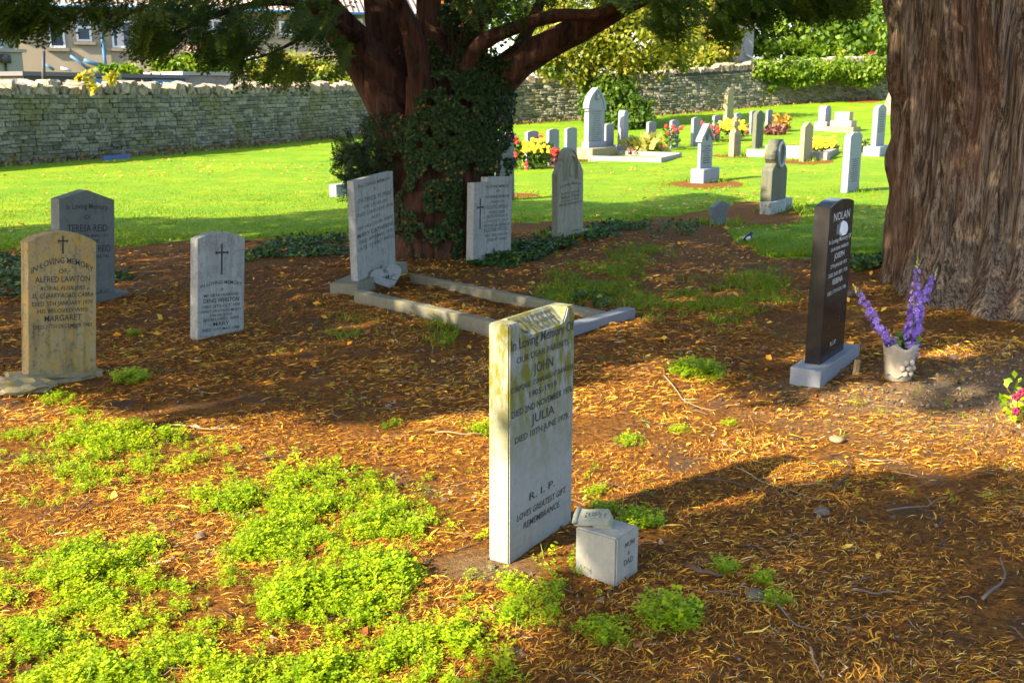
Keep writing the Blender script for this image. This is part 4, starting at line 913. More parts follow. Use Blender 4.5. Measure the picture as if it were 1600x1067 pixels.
La = [('IN LOVING MEMORY', 0, .575, .034, w * .90, .058, .012, 0), ('OF', 0, .575, .027, 0, 0, .012, 0), ('ALFRED LAWTON', 0, .53, .033, w * .80, 0, .014, 0), ('ROYAL FUSILIERS', 0, .487, .022, w * .66, 0, .010, .25), ('35, QUARRY ROAD, CABRA', 0, .447, .026, w * .90, 0, .010, .2),
      ('DIED 5TH JANUARY 1979', 0, .405, .025, w * .88, 0, .010, 0), ('HIS BELOVED WIFE', 0, .367, .022, w * .74, 0, .010, 0), ('MARGARET', 0, .322, .034, w * .54, 0, .016, 0), ('DIED 27TH DECEMBER 1983', 0, .283, .022, w * .86, 0, .010, 0)]
letters(e, [(s, x, z * h / .75 + .01, c, W, a, b_, s2) for s, x, z, c, W, a, b_, s2 in La], M_INK); cross_mark(e, 0, h - .065, h + .035, .05, .008, M_INK)
pl = place((95, 478), 180, 82, 316, th=radians(50), utop=87); C, th, w, t, h, lean = pl
e = root('headstone', 'dark grey peaked headstone behind the ochre round topped one', 'headstone', pl); slab('slab', prof('peak', w, h, .075), t, S_SLATE, e)
o = slab('base', prof('flat', w + .18, .07), t + .16, S_SLATE, e); o.location = (0, -.08, 0)
letters(e, [('In Loving Memory', 0, h * .90, .042, w * .74, .01, .012, 0), ('Of', 0, h * .81, .036, 0, 0, .012, 0), ('TERESA REID', 0, h * .69, .056, w * .72, 0, .018, 0), ('WHO DIED 11TH MARCH 1976', 0, h * .635, .024, w * .74, 0, .006, 0), ('AGED 77 YEARS', 0, h * .58, .026, w * .42, 0, .006, 0), ('MATTHEW REID', 0, h * .49, .054, w * .84, 0, .018, 0), ('DIED 30TH DECEMBER 1981', 0, h * .43, .024, w * .76, 0, .006, 0), ('R.I.P.', w * .3, h * .08, .03, 0, 0, .006, 0)], M_INK)
pl = place((308.6, 532), 381, 297, 379, FRv=515, utop=305.5); C, th, w, t, h, lean = pl
e = root('headstone', 'small round topped grey headstone with engraved cross standing alone at left', 'headstone', pl); slab('slab', prof('arc', w, h, .045), t, S_GREY, e); cross_mark(e, 0, h * .63, h * .945, .10, .011, M_INK)
letters(e, [('IN LOVING MEMORY', 0, h * .50, 0.0246, w * .88, .022, .008, 0), ('OF', 0, h * .46, 0.0197, 0, 0, .008, 0), ('MY DEAR HUSBAND', 0, h * .405, 0.0197, w * .74, 0, .008, 0), ('DENIS WHISTON', 0, h * .345, 0.0295, w * .76, 0, .014, 0), ('DIED 24TH OCT. 1974', 0, h * .292, 0.0197, w * .80, 0, .008, 0), ('SWEET JESUS HAVE MERCY', 0, h * .245, 0.0180, w * .88, 0, .006, .2), ('ON HIS SOUL.', 0, h * .20, 0.0180, w * .48, 0, .006, .2), ('HIS BELOVED WIFE', 0, h * .155, 0.0197, w * .76, 0, .008, 0), ('MARY', 0, h * .10, 0.0295, w * .34, 0, .014, 0), ('DIED 21ST MAY 1980', 0, h * .052, 0.0197, w * .80, 0, .008, 0)], M_INK)
# --- the stone with the kerbed grave
pl = place((560, 458), 619, 549, 281, FRv=430, utop=553); C, th, w, t, h, lean = pl
e = root('headstone', 'tall leaning pale flat topped headstone at the head of the kerbed grave', 'headstone', pl); slab('slab', prof('flat', w, h), t, S_GREY, e, .008)
o = slab('base', prof('flat', w + .32, .10), t + .18, S_KERB, e); o.location = (.02, -.05, 0); o.rotation_euler = (0, -lean, 0)
letters(e, [('IN LOVING MEMORY', .01, h * .925, .030, w * .84, 0, .006, 0), ('OF', 0, h * .87, .022, 0, 0, .006, 0), ('PATRICK FLYNN', 0, h * .79, .038, w * .82, 0, .010, 0), ('OF DUBLIN', 0, h * .735, .026, w * .60, 0, .006, 0), ('DIED 22ND SEPT 1918', 0, h * .675, .028, w * .92, 0, .006, 0), ('ALSO', 0, h * .62, .026, w * .24, 0, .006, 0), ('OF HIS DEAR WIFE', 0, h * .56, .028, w * .90, 0, .006, 0), ('MARY CATHERINE', 0, h * .49, .036, w * .94, 0, .010, 0), ('DIED 18TH MAR. 1935', 0, h * .435, .028, w * .86, 0, .006, 0), ('LATE OF EAST WALL', 0, h * .375, .030, w * .92, 0, .006, 0), ('R.I.P.', 0, h * .13, .026, w * .36, 0, .006, 0)], M_INKM)
bm = bmesh.new(); cz = h * .245; r_ = w * .16
for a0 in np.arange(16) / 16 * 2 * pi:
    if abs(a0 - pi / 2) < .3: continue
    box(bm, r_ * cos(a0) - .006, r_ * cos(a0) + .006, -.002, .003, cz + r_ * sin(a0) - .006, cz + r_ * sin(a0) + .006)
for sx in (-1, 1): box(bm, sx * .018 - .005, sx * .018 + .005, -.002, .003, cz + r_ * .9, cz + r_ * 1.8)
tag(bobj('wreath_emblem', bm, M_INKF, e), kind='stuff')
# heart shaped plaque
hp = G(612, 449); e = empty('heart_plaque', 'heart shaped grey plaque leaning against the tall leaning headstone', 'plaque', (hp.x, hp.y, .0), radians(40)); e.rotation_euler = (radians(-24), radians(-10), radians(38))
hs = 1 / 165; ol = []
for k in range(26):
    a = k / 26 * 2 * pi; x = 16 * sin(a) ** 3; z = 13 * cos(a) - 5 * cos(2 * a) - 2 * cos(3 * a) - cos(4 * a); ol.append((x * .0098, max(z, -13) * .0078 + .10))
S_HEART = stonemat('grey heart stone', (.27, .275, .265), (.11, .12, .11), None, 0, None, .5)
slab('plaque', ol[::-1], .045, S_HEART, e, .006)
letters(e, [('To', .0, .13, .030, 0, 0, .004, .2), ('Mum', .03, .08, .036, 0, 0, .004, .2)], M_INK)
bm = bmesh.new(); box(bm, -.11, .05, -.004, .002, .096, .1, 0); o = bobj('crack', bm, M_INK, e); o.rotation_euler = (0, radians(30), 0); o.location = (.0, 0, -.03)
# grave kerbs
def rail(parent, a, b_, w, hh, mat, z0=-.05, name='kerb_rail'):
    d = (b_ - a); ang = atan2(d.y, d.x); bm = bmesh.new(); box(bm, 0, d.xy.length, 0, w, z0, hh, .006); o = bobj(name, bm, mat, parent); o.location = a - parent.location; o.rotation_euler = (0, 0, ang); return o
k1 = G(553, 474); e = empty('grave_kerb', 'rectangular grey kerb of three rails round the grave before the tall leaning headstone', 'grave kerb', (k1.x, k1.y, 0))
rail(e, k1, G(832, 541), .085, .10, S_KERB); rail(e, G(640, 441), G(936, 502), .08, .065, S_KERB); rail(e, G(845, 541), G(993, 497), .10, .075, S_PLINTH)
# --- broken stone by the yew
pl = place((739, 414), 798, 728, 289, utop=741); C, th, w, t, h, lean = pl
e = root('headstone', 'grey headstone with broken top corner and slim engraved cross amid ivy, right of the yew', 'headstone', pl); slab('slab', prof('notch', w, h, .052), t, S_GREY, e); cross_mark(e, -w * .34, h * .42, h * .80, .10, .014, M_INK)
M3 = [('IN LOVING MEMORY', .93), ('OF', .87), ('CATHERINE REDMOND', .80), ('AGED 76', .735), ('G. LITCHFIELD', .665), ('WHO DIED', .60), ('REST IN PEACE', .55), ('6TH OCT. 1917', .49), ('BELOVED DAUGHTER OF', .435), ('ELIZABETH GILL', .375), ('DIED 2ND NOV 1931', .31), ('AGED 87 YEARS', .25)]
letters(e, [(s, w * .10, h * z, .028 if i not in (9, 4) else .036, w * [.62, .1, .64, .34, .58, .4, .56, .6, .68, .66, .62, .5][i], 0, .006, 0) for i, (s, z) in enumerate(M3)], M_INKM)
# --- gothic arched stone
pl = place((871, 374), 911, 862, 272, utop=871); C, th, w, t, h, lean = pl
e = root('headstone', 'weathered grey headstone with round shouldered head and arched niche, right of the broken one', 'headstone', pl); slab('slab', prof('shoulder', w, h, .285), t, S_LIME, e, .01)
bm = bmesh.new()
for r0, dep in ((.62, .012), (.42, .02)):
    q = w / 2 * r0; A = [(-q, h - .08)] + [(-q * cos(pi * k / 8), h + .06 + q * 1.15 * sin(pi * k / 8)) for k in range(9)] + [(q, h - .08)]
    B = [(x * .86, h - .08 + (z - h + .08) * .93) for x, z in A]
    for i in range(len(A) - 1):
        vs = [bm.verts.new((p[0], yy, p[1])) for p, yy in ((A[i], -.001), (A[i + 1], -.001), (B[i + 1], -dep), (B[i], -dep))]; bm.faces.new(vs)
        vs = [bm.verts.new((p[0], yy, p[1])) for p, yy in ((B[i], -dep), (B[i + 1], -dep), ((B[i + 1][0] * .95, B[i + 1][1]), -.001), ((B[i][0] * .95, B[i][1]), -.001))]; bm.faces.new(vs)
bobj('niche_moulding', bm, S_LIME, e)
bm = bmesh.new(); bmesh.ops.create_icosphere(bm, subdivisions=2, radius=.5)
for v in bm.verts: v.co = Vector((v.co.x * .07 * (1.2 - v.co.z), v.co.y * .03, h + .04 + v.co.z * .19))
bobj('niche_figure', bm, S_LIME, e, True)
letters(e, [('In Loving Memory', 0, h * .78, .032, w * .80, .02, .008, 0), ('OF', 0, h * .735, .024, 0, 0, .006, 0), ('MY DEAR DAUGHTER', 0, h * .67, .026, w * .72, 0, .006, 0), ("Bridget O'Brien", 0, h * .61, .036, w * .70, 0, .012, 0), ('of Street on Shore', 0, h * .56, .024, w * .66, 0, .006, 0), ('WHO DIED 5TH DECEMBER 1918', 0, h * .50, .026, w * .86, 0, .006, 0), ('R.I.P.', 0, h * .06, .026, w * .3, 0, .006, 0)], M_INKM)
o = slab('base', prof('flat', w + .1, .06), t + .14, S_LIME, e); o.location = (.05, -.07, 0); o.rotation_euler = (0, radians(3), 0)
# --- round stone behind the yew, low stone on its left, small shield
pl = place((779, 318), 804, 771, 226, utop=778); C, th, w, t, h, lean = pl
e = root('headstone', 'dull green grey round headed stone half hidden behind the broken headstone', 'headstone', pl); slab('slab', prof('arc', w, h, w * .3), t, S_SLATE, e); scribble(e, 8, w * .75, h * .35, h * .9, M_INKF, 4)
pl = place((526, 312), 548, 520, 289); e = root('footstone', 'low pale square stone beside the dark shrub, left of the yew', 'footstone', pl); slab('slab', prof('flat', pl[2], pl[4]), max(.15, pl[3]), S_WHITE, e, .01)
pl = place((1114, 352), 1137, 1112, 319, th=radians(40), utop=1107); C, th, w, t, h, lean = pl
e = root('shield_stone', 'small grey shield shaped grave marker on bare earth before the dark urn headstone', 'grave marker', (C, th, w, t, h, 0)); q = w * .5
slab('slab', [(-q * .55, -.05), (q * .6, -.02), (q * .95, h * .55), (q * 1.25, h * .98), (q * .9, h * .97), (0.02, h * 1.12), (-q * .9, h * .86), (-q * 1.2, h * .84), (-q * 1.1, h * .5)], .07, S_SLATE, e, .006); scribble(e, 4, w * .85, h * .3, h * .85, M_INKF, 2)

# --- rear lawn
def simple(label, FL, FRu, BLu, vtop, kind, rise, mat, rows=0, zr=(.35, .9), cat='headstone', ink=None, name='headstone', seed=1, group=None, tmax=.16):
    pl = place(FL, FRu, BLu, vtop); C, th, w, t, h, lean = pl; e = root(name, label, cat, pl, group); t = min(max(t, .06), tmax)
    slab('slab', prof(kind, w, h, rise), t, mat, e, .008)
    if rows: scribble(e, rows, w * .74, h * zr[0], h * zr[1], ink or M_INKF, seed)
    return e, w, t, h
def block(e, name, w, t, z0, z1, mat, bev=.01, dy=0.0):
    bm = bmesh.new(); box(bm, -w / 2, w / 2, -t / 2, t / 2, z0, z1, bev); o = bobj(name, bm, mat, e); o.location.y = dy; return o
simple('white headstone with low rounded top on shaded lawn left of the right trunk', (1323.5, 305), 1341.6, 1313, 214, 'chamfer', .06, S_WHITE, 11, (.2, .62), ink=M_INK, seed=5)
simple('narrow tan sandstone headstone with blunt pointed top in front of the long kerb', (1255, 253), 1268, 1248, 199, 'peak', .12, S_TAN)
e, w, t, h = simple('dark green stained round headed stone beside the yellow flowers at rear', (1180, 234), 1191.5, 1174, 180, 'arc', .12, S_MOSS, 8, (.4, .95), seed=8)
e, w, t, h = simple('white gable topped headstone with carved crest on a white plinth, centre right of lawn', (1093, 286), 1111.5, 1088, 218, 'peak', .24, S_WHITE, 8, (.42, .86), ink=M_INK, seed=9)
block(e, 'plinth', w * 1.35, t + .2, -.05, .26, S_WHITE, .012, t / 2 + -.02); bm = bmesh.new(); bmesh.ops.create_icosphere(bm, subdivisions=2, radius=1)
for v in bm.verts: v.co = Vector((v.co.x * w * .15, v.co.y * .02, h + .06 + v.co.z * .10))
bobj('crest', bm, M_INKF, e, True); slab('gable_coping', [(-w / 2 - .04, h - .05), (-w / 2 - .01, h - .05), (0, h + .2), (w / 2 + .01, h - .05), (w / 2 + .04, h - .05), (w / 2 + .04, h + .0), (0, h + .285), (-w / 2 - .04, h + .0)], t + .06, S_WHITE, e, .004, -.03)
# dark stone with wreathed head
pl = place((1205, 336), 1238, 1186, 317); C, th, w, t, h, lean = pl
e = root('headstone', 'dark mossy headstone with carved wreath head on a grey lichened base', 'headstone', pl); slab('base', prof('flat', w, h), t, stonemat('lichened base', (.30, .33, .34), (.10, .11, .08), (.13, .12, .02), .5, None, .6), e, .015)
pb = place((1205, 336), 1227, 1197, 262, th=th); bw2 = w * .70; bh2 = pb[4]; q = bw2 / 2
ol = [(-q, h - .01), (q, h - .01), (q, bh2 * .9), (q * .88, bh2 * .96), (q * .7, bh2 * 1.0), (q * .55, bh2 * 1.06), (q * .72, bh2 * 1.15), (q * .76, bh2 * 1.24), (q * .66, bh2 * 1.34), (q * .42, bh2 * 1.42), (q * .34, bh2 * 1.5), (q * .2, bh2 * 1.56)]
ol += [(-x, z) for x, z in reversed(ol[2:])]
o = slab('slab', ol, .16, S_MOSS, e, .012); o.location.y = .06
ring = [(cos(a) * q * .42, .056, bh2 * 1.235 + sin(a) * q * .5) for a in np.arange(17) / 16 * 2 * pi]; V, ps = tube_np(ring, [.026] * 17, 7, cap=False); nobj('wreath', V, ps, stonemat('pale worn relief', (.36, .39, .41), (.1, .1, .1)), e, smooth=True)
# tall ornate stone with kerb
e, w, t, h = simple('tallest white headstone with carved pointed head on tan base', (919, 248), 943.6, 912, 171, 'gothic', .52, S_WHITE, 17, (.34, .96), seed=12)
slab('shaft_foot', prof('flat', w + .1, .42), t + .08, S_WHITE, e, .02, -.04); slab('head_moulding', [(-w / 2 - .05, h - .04), (w / 2 + .05, h - .04)] + [(x * 1.1, z + .02) for x, z in prof('gothic', w, h, .52)[2:]] + [(x * .88, z - .045 if z > h else z) for x, z in reversed(prof('gothic', w, h, .52)[2:])], t + .04, S_WHITE, e, .006, -.02)
block(e, 'base', w * 1.55, t + .5, -.05, .27, S_TAN, .02, t / 2); block(e, 'carved_medallion', .2, .06, h + .22, h + .42, S_WHITE, .05, -.02)
ka = G(918, 253); e = empty('grave_kerb', 'low pale kerb stretching right from the tallest white headstone', 'grave kerb', (ka.x, ka.y, ka.z)); kd = G(1033, 256); ke = G(1061, 248); kc = G(955, 244)
for a_, b2 in ((ka, kd), (kd, ke), (kc, ke)): rail(e, a_, b2, .16, .14, S_PALEKERB)
e, w, t, h = simple('slim white pillar headstone with clipped top on a square white plinth', (974, 243), 981, 964.5, 178, 'chamfer', .09, S_WHITE, 0, tmax=.4); block(e, 'plinth', w * 1.9, t + .34, -.05, .27, S_WHITE, .02, t / 2)
e, w, t, h = simple('tall narrow yellow lichened headstone with pointed head near the rear wall', (1135, 197), 1145, 1129, 156, 'gothic', .46, S_TAN)
e, w, t, h = simple('small stone with stubby cross top in front of the yellow flowers', (1146, 245), 1157, 1138, 209, 'chamfer', .08, S_TAN, 7, (.5, .95), seed=6)
bm = bmesh.new(); box(bm, -.08, .08, t * .2, t * .8, h + .07, h + .42, .02); box(bm, -.2, .2, t * .22, t * .78, h + .17, h + .31, .02); bobj('cross', bm, S_TAN, e)
e, w, t, h = simple('grey white headstone on a stepped plinth at rear right, left of pink blocks', (1288, 206), 1297, 1277, 171, 'chamfer', .12, S_WHITE, 0, tmax=.5); block(e, 'plinth', w * 1.3, t + .2, -.05, .34, S_PALEKERB, .02, t / 2)
pb_ = G(1317, 207); e = empty('stepped_pedestal', 'pinkish stepped stone pedestal without a headstone at rear right', 'pedestal', pb_, DEF_TH)
block(e, 'upper_step', .52, .5, .40, .70, S_PINK); block(e, 'middle_step', .74, .72, .19, .397, S_PINK); block(e, 'lower_step', 1.0, .95, -.05, .187, S_TAN)
e, w, t, h = simple('white headstone with rounded top partly hidden by the left edge of the right trunk', (1367, 246), 1380, 1359, 170, 'arc', .1, S_WHITE, 9, (.5, .95), seed=3, tmax=.3); block(e, 'plinth', w * 1.35, t + .3, -.05, .27, S_WHITE, .02, t / 2)
ka = G(1166, 247); e = empty('grave_kerb', 'long pale raised kerb behind the tan sandstone headstone', 'grave kerb', (ka.x, ka.y, ka.z))
for a_, b2 in ((G(1166, 245), G(1292, 251)), (G(1292, 251), G(1308, 241)), (G(1195, 238), G(1308, 241))): rail(e, a_, b2, .18, .19, S_PALEKERB)
# war graves
proto = None
WG = [(786, 788, 807, 268, 210, 'leftmost white war grave headstone, behind the green grey round headed stone'), (820.6, 825, 841.5, 264, 207.5, 'white war grave headstone behind the yellow daisies, second in its row'),
      (853.7, 858, 873, 261, 204.5, 'white war grave headstone with red flowers at its foot, third in its row'), (881.6, 886, 901, 254, 202, 'white war grave headstone just left of the tallest white headstone'),
      (942.5, 947, 958.5, 244, 196, 'white war grave headstone just right of the tallest white headstone'), (1008.5, 1012, 1025, 236, 192, 'white war grave headstone beside the ornamental grass, right of the white pillar'),
      (1045, 1049, 1060, 234, 189.5, 'white war grave headstone wrapped by the tall red rose'), (1079, 1083, 1094, 231, 185.5, 'white war grave headstone standing clear just above the gable topped stone'),
      (1111.5, 1115, 1125, 222, 182, 'white war grave headstone between red roses and yellow flowers'), (1145, 1149, 1158, 216, 178.5, 'white war grave headstone behind the stubby cross stone'),
      (1170, 1173, 1181, 212, 175, 'white war grave headstone peeping out left of the green stained stone'), (1194.5, 1198, 1206.5, 207, 173, 'rightmost white war grave headstone, above the dark red foliage')]
for i, (bl, fl, fr, vb, vt, lab) in enumerate(WG):
    C, th, w, t, h, lean = place((fl, vb), fr, bl, vt); sc = h / .80
    if proto is None:
        proto = slab('war_grave', prof('arc', .38, .80, .035), .085, S_WAR, None, .006); o = proto; tw = proto.data
    else: o = link(bpy.data.objects.new('war_grave', tw))
    o.location = C; o.rotation_euler = (0, random.uniform(-.015, .015), th + random.uniform(-.04, .04)); o.scale = (w / .38 * .98, 1, sc); tag(o, lab, 'headstone', 'white war grave headstones in a row')
# ================================================================== GROUND COVER
def gz(x, y):
    nr = np.clip((13 - np.asarray(y)) / 3, 0, 1)
    return tz(x, y) + nr * ((fbm(np.asarray(x) * 1.3, np.asarray(y) * 1.3, 5, 3) - .5) * .05 + (fbm(np.asarray(x) * 9, np.asarray(y) * 9, 9, 3) - .5) * .022)
def in_view_pts(n, y0, y1, pw=1.0, mar=.08):
    y = y0 + (y1 - y0) * rng.random(n) ** pw; hw = (.485 + mar) * (y * cos(PITCH) + .36) + .1; return rng.uniform(-1, 1, n) * hw, y
# --- needle litter and bark slivers
b = MB('litter', .85, .2); t = b.attr()
r_ = b.new('ShaderNodeValToRGB'); cr = r_.color_ramp; b.put(r_.inputs[0], t); cr.interpolation = 'LINEAR'
for i, (p, c) in enumerate([(0, (.022, .011, .008)), (.3, (.15, .05, .014)), (.55, (.40, .145, .018)), (.76, (.66, .30, .022)), (.91, (.78, .50, .06)), (1, (.50, .39, .25))]):
    el = cr.elements[i] if i < 2 else cr.elements.new(p); el.position = p; el.color = (*c, 1)
b.col(r_.outputs[0]); b.translucent(r_.outputs[0], .12); M_LIT = b.m
X, Y, L, Wd = [], [], [], []
for n, y0, y1, l0, l1, w0 in ((120000, 2.3, 5.2, .012, .045, .0010), (90000, 5.0, 8.6, .02, .06, .0017), (26000, 8.4, 12.6, .03, .08, .004), (1500, 2.3, 5.5, .03, .10, .003), (1000, 5.2, 9, .04, .11, .0045), (160, 2.3, 6, .02, .05, .009)):
    x, y = in_view_pts(n, y0, y1, .8); X.append(x); Y.append(y); L.append(rng.uniform(l0, l1, n)); Wd.append(w0 * rng.uniform(.6, 1.5, n))
X, Y, L, Wd = map(np.concatenate, (X, Y, L, Wd))
cl = fbm(X * 2.6, Y * 2.6, 21, 4); sn = np.clip(1.25 - np.sqrt(((X - 2.75) / 1.0) ** 2 + ((Y - 5.45) / .62) ** 2), 0, 1)
keep = (cl + rng.normal(size=len(X)) * .09 > .45) & (rng.random(len(X)) > sn * .93) & (lawn_mask(X, Y) < .15) & (((X + .1) / .2) ** 2 + ((Y - 3.42) / .14) ** 2 > 1)
X, Y, L, Wd = X[keep], Y[keep], L[keep], Wd[keep]; n = len(X)
ang = (fbm(X * 1.1, Y * 1.1, 77, 2) - .5) * 5 + rng.normal(size=n) * .95; tilt = np.abs(rng.normal(size=n)) * .16; dx, dy = np.cos(ang), np.sin(ang)
Z0 = gz(X, Y) + .003 + rng.random(n) * .010; cen = np.stack([X, Y, Z0], 1)
ax = np.stack([dx * np.cos(tilt), dy * np.cos(tilt), np.sin(tilt)], 1) * L[:, None]; sd = np.stack([-dy, dx, rng.normal(size=n) * .5], 1) * Wd[:, None]
cv = np.stack([-dy, dx, np.zeros(n)], 1) * (L * rng.normal(size=n) * .12)[:, None] + np.array([0, 0, 1]) * (L * .05)[:, None]
V = np.stack([cen - ax * .5 - sd * .3, cen - ax * .5 + sd * .3, cen + cv + sd, cen + cv - sd, cen + ax * .5 + sd * .2, cen + ax * .5 - sd * .2], 1).reshape(-1, 3)
k = np.arange(n)[:, None] * 6; Fq = np.concatenate([k + np.array([[0, 3, 2, 1]]), k + np.array([[3, 5, 4, 2]])])
o = nobj('needle_litter', V, [Fq], M_LIT, tone=np.repeat(np.clip(rng.beta(1.9, 1.55, n) * 1.0 + .28 * (fbm(X * 1.7, Y * 1.7, 61, 3) - .5), 0, 1), 6)); tag(o, 'orange brown fallen needles and bark shreds carpeting the ground', 'litter', kind='stuff')
# crumbs of soil and grit
n = 3600; x, y = in_view_pts(n, 2.4, 7.5); near_s = rng.random(n) < .6
x = np.where(near_s, 2.75 + rng.normal(size=n) * .6, x); y = np.where(near_s, 5.35 + rng.normal(size=n) * .4, y); kp = y > 2.3; x, y = x[kp], y[kp]; n = len(x)
tet = np.array([(1, 0, -.3), (-.4, .9, -.3), (-.5, -.8, -.2), (.1, .1, .8), (.5, .6, .4)]); tf_ = np.array([(0, 4, 3), (4, 1, 3), (1, 2, 3), (2, 0, 3), (0, 1, 4)])
V, Fa, tn_ = scatter(tet, tf_, np.stack([x, y, gz(x, y) + .002], 1), rdir(n), scale=rng.uniform(.003, .011, n) * rng.choice([1, 1, 1, 2], n))
b = MB('soil crumbs', .95, .1); b.col(b.mix(b.attr(), (.07, .05, .035), (.24, .17, .11))); o = nobj('soil_crumbs', V, [Fa], b.m, tone=tn_); tag(o, 'loose brown soil crumbs on the fresh grave and litter', 'soil', kind='stuff')
# --- lawn blades
x, y = in_view_pts(330000, 10.6, 30, 1.6); m_ = lawn_mask(x, y); kp = m_ > rng.random(len(x)) * 1.0 - .25; x, y = x[kp], y[kp]; n = len(x)
hh = rng.uniform(.02, .05, n) * np.clip(1.3 - y / 30, .2, 1); a = rng.uniform(0, 2 * pi, n); wd_ = .0045 + .00045 * y; le = rng.normal(size=(n, 2)) * .35
base = np.stack([x, y, tz(x, y) + .012], 1); s_ = np.stack([np.cos(a), np.sin(a), np.zeros(n)], 1) * wd_[:, None]; tip = base + np.stack([le[:, 0] * hh, le[:, 1] * hh, hh], 1)
V = np.stack([base - s_, base + s_, tip], 1).reshape(-1, 3); M_GRASS = leafmat('grass blades', (.09, .19, .003), (.22, .29, .003), (.31, .29, .02), .4)
o = nobj('lawn_grass', V, [np.arange(n * 3).reshape(-1, 3)], M_GRASS, tone=np.repeat(np.clip(fbm(x * .8, y * .8, 3) * .9 + rng.normal(size=n) * .28, 0, 1), 3)); tag(o, 'short bright green mown grass of the cemetery lawn', 'grass', kind='stuff')
# thin grass growing through the litter in the shade
tx, ty = in_view_pts(120000, 6.2, 11.8); u, v = UV(tx, ty, tz(tx, ty)); w_ = np.zeros(len(tx))
for cu, cv, ru, rv in ((1090, 475, 150, 40), (930, 440, 90, 35), (1180, 460, 70, 45), (870, 465, 45, 25), (690, 520, 30, 30), (540, 515, 40, 20), (1000, 400, 60, 20), (1120, 500, 70, 25)): w_ = np.maximum(w_, 1 - ((u - cu) / ru) ** 2 - ((v - cv) / rv) ** 2)
kp = rng.random(len(tx)) < w_ * (fbm(tx * 4, ty * 4, 4) > .45); x, y = tx[kp], ty[kp]; n = len(x); hh = rng.uniform(.03, .085, n); a = rng.uniform(0, 2 * pi, n); le = rng.normal(size=(n, 2)) * .8
base = np.stack([x, y, gz(x, y)], 1); s_ = np.stack([np.cos(a), np.sin(a), np.zeros(n)], 1) * .0045; tip = base + np.stack([le[:, 0] * hh, le[:, 1] * hh, hh], 1)
o = nobj('thin_grass', np.stack([base - s_, base + s_, tip], 1).reshape(-1, 3), [np.arange(n * 3).reshape(-1, 3)], M_GRASS, tone=np.repeat(rng.random(n) * .8, 3)); tag(o, 'thin wispy grass growing through the shaded litter', 'grass', kind='stuff')
# longer tufts where the mower cannot reach, round the stones of the lawn
Pt = []
for o_ in list(bpy.data.objects):
    if o_.parent is None and o_.get('category') in ('headstone', 'footstone', 'pedestal', 'grave marker') and o_.location.y > 11.5:
        for k in range(90):
            a = random.uniform(0, 6.28); r = random.uniform(.16, .42); Pt.append((o_.location.x + cos(a) * r, o_.location.y + sin(a) * r))
Pt = np.array(Pt); n = len(Pt); hh = rng.uniform(.05, .14, n); a = rng.uniform(0, 2 * pi, n); le = rng.normal(size=(n, 2)) * .4
base = np.stack([Pt[:, 0], Pt[:, 1], tz(Pt[:, 0], Pt[:, 1])], 1); s_ = np.stack([np.cos(a), np.sin(a), np.zeros(n)], 1) * .012; tip = base + np.stack([le[:, 0] * hh, le[:, 1] * hh, hh], 1)
o = nobj('tufts', np.stack([base - s_, base + s_, tip], 1).reshape(-1, 3), [np.arange(n * 3).reshape(-1, 3)], M_GRASS, tone=np.repeat(rng.random(n) * .8, 3)); tag(o, 'longer unmown grass tufts round the feet of the rear headstones', 'grass', kind='stuff')
# fine broken twigs in the litter
L = []; T = []
tx, ty = in_view_pts(520, 2.4, 8.5, .9); kp = lawn_mask(tx, ty) < 0
for x_, y_ in zip(tx[kp], ty[kp]):
    a = random.uniform(0, 6.28); l = random.uniform(.04, .16); r = random.uniform(.0012, .003); z_ = float(gz(x_, y_)) + .006; bend = random.uniform(-.5, .5)
    P_ = [(x_, y_, z_), (x_ + cos(a) * l * .5, y_ + sin(a) * l * .5, z_ + random.uniform(.002, .012)), (x_ + cos(a) * l * .5 + cos(a + bend) * l * .5, y_ + sin(a) * l * .5 + sin(a + bend) * l * .5, z_)]
    v_, p_ = tube_np(P_, [r, r * .9, r * .5], 4, cap=False); L.append((v_, p_)); T.append(np.full(len(v_), random.random()))
    if random.random() < .4:
        q_ = np.array(P_[1]); a2 = a + random.choice((-.8, .8)); v_, p_ = tube_np([q_, q_ + np.array([cos(a2), sin(a2), .1]) * l * .35], [r * .7, r * .3], 4, cap=False); L.append((v_, p_)); T.append(np.full(len(v_), random.random()))
V, ps = joinp(L); b = MB('broken twigs', .9, .15); b.col(b.mix(b.attr(), (.045, .028, .02), (.22, .15, .10))); o = nobj('broken_twigs', V, ps, b.m, tone=np.concatenate(T)); tag(o, 'small broken brown twigs strewn through the litter', 'twigs', kind='stuff')
# --- weeds
def make_weed(seed):
    r = random.Random(seed); V = []; Fq = []
    for st in range(3):
        a0 = r.uniform(0, 6.3); ln = Vector((cos(a0) * r.uniform(.1, 1.1), sin(a0) * r.uniform(.1, 1.1), 1)); o0 = Vector((r.uniform(-.5, .5), r.uniform(-.5, .5), 0))
        for wv in range(3):
            z = .35 + .65 * (wv / 2); nl = 3 if wv < 2 else 4
            for q in range(nl):
                a = a0 + wv * 1.1 + q * 2 * pi / nl + r.uniform(-.3, .3); d = Vector((cos(a), sin(a), r.uniform(-.1, .55))).normalized(); s = Vector((-sin(a), cos(a), r.uniform(-.2, .2)))
                p = o0 + ln * z * r.uniform(.85, 1.05) + d * .03; l = r.uniform(.15, .36) * (1.15 - wv * .08); k = len(V)
                V.extend([p, p + d * l * .6 + s * l * .36 + Vector((0, 0, .02)), p + d * l, p + d * l * .6 - s * l * .36 + Vector((0, 0, .02))]); Fq.append((k, k + 1, k + 2, k + 3))
    return np.array([v[:] for v in V]), np.array(Fq)
WEED = [make_weed(k) for k in range(4)]
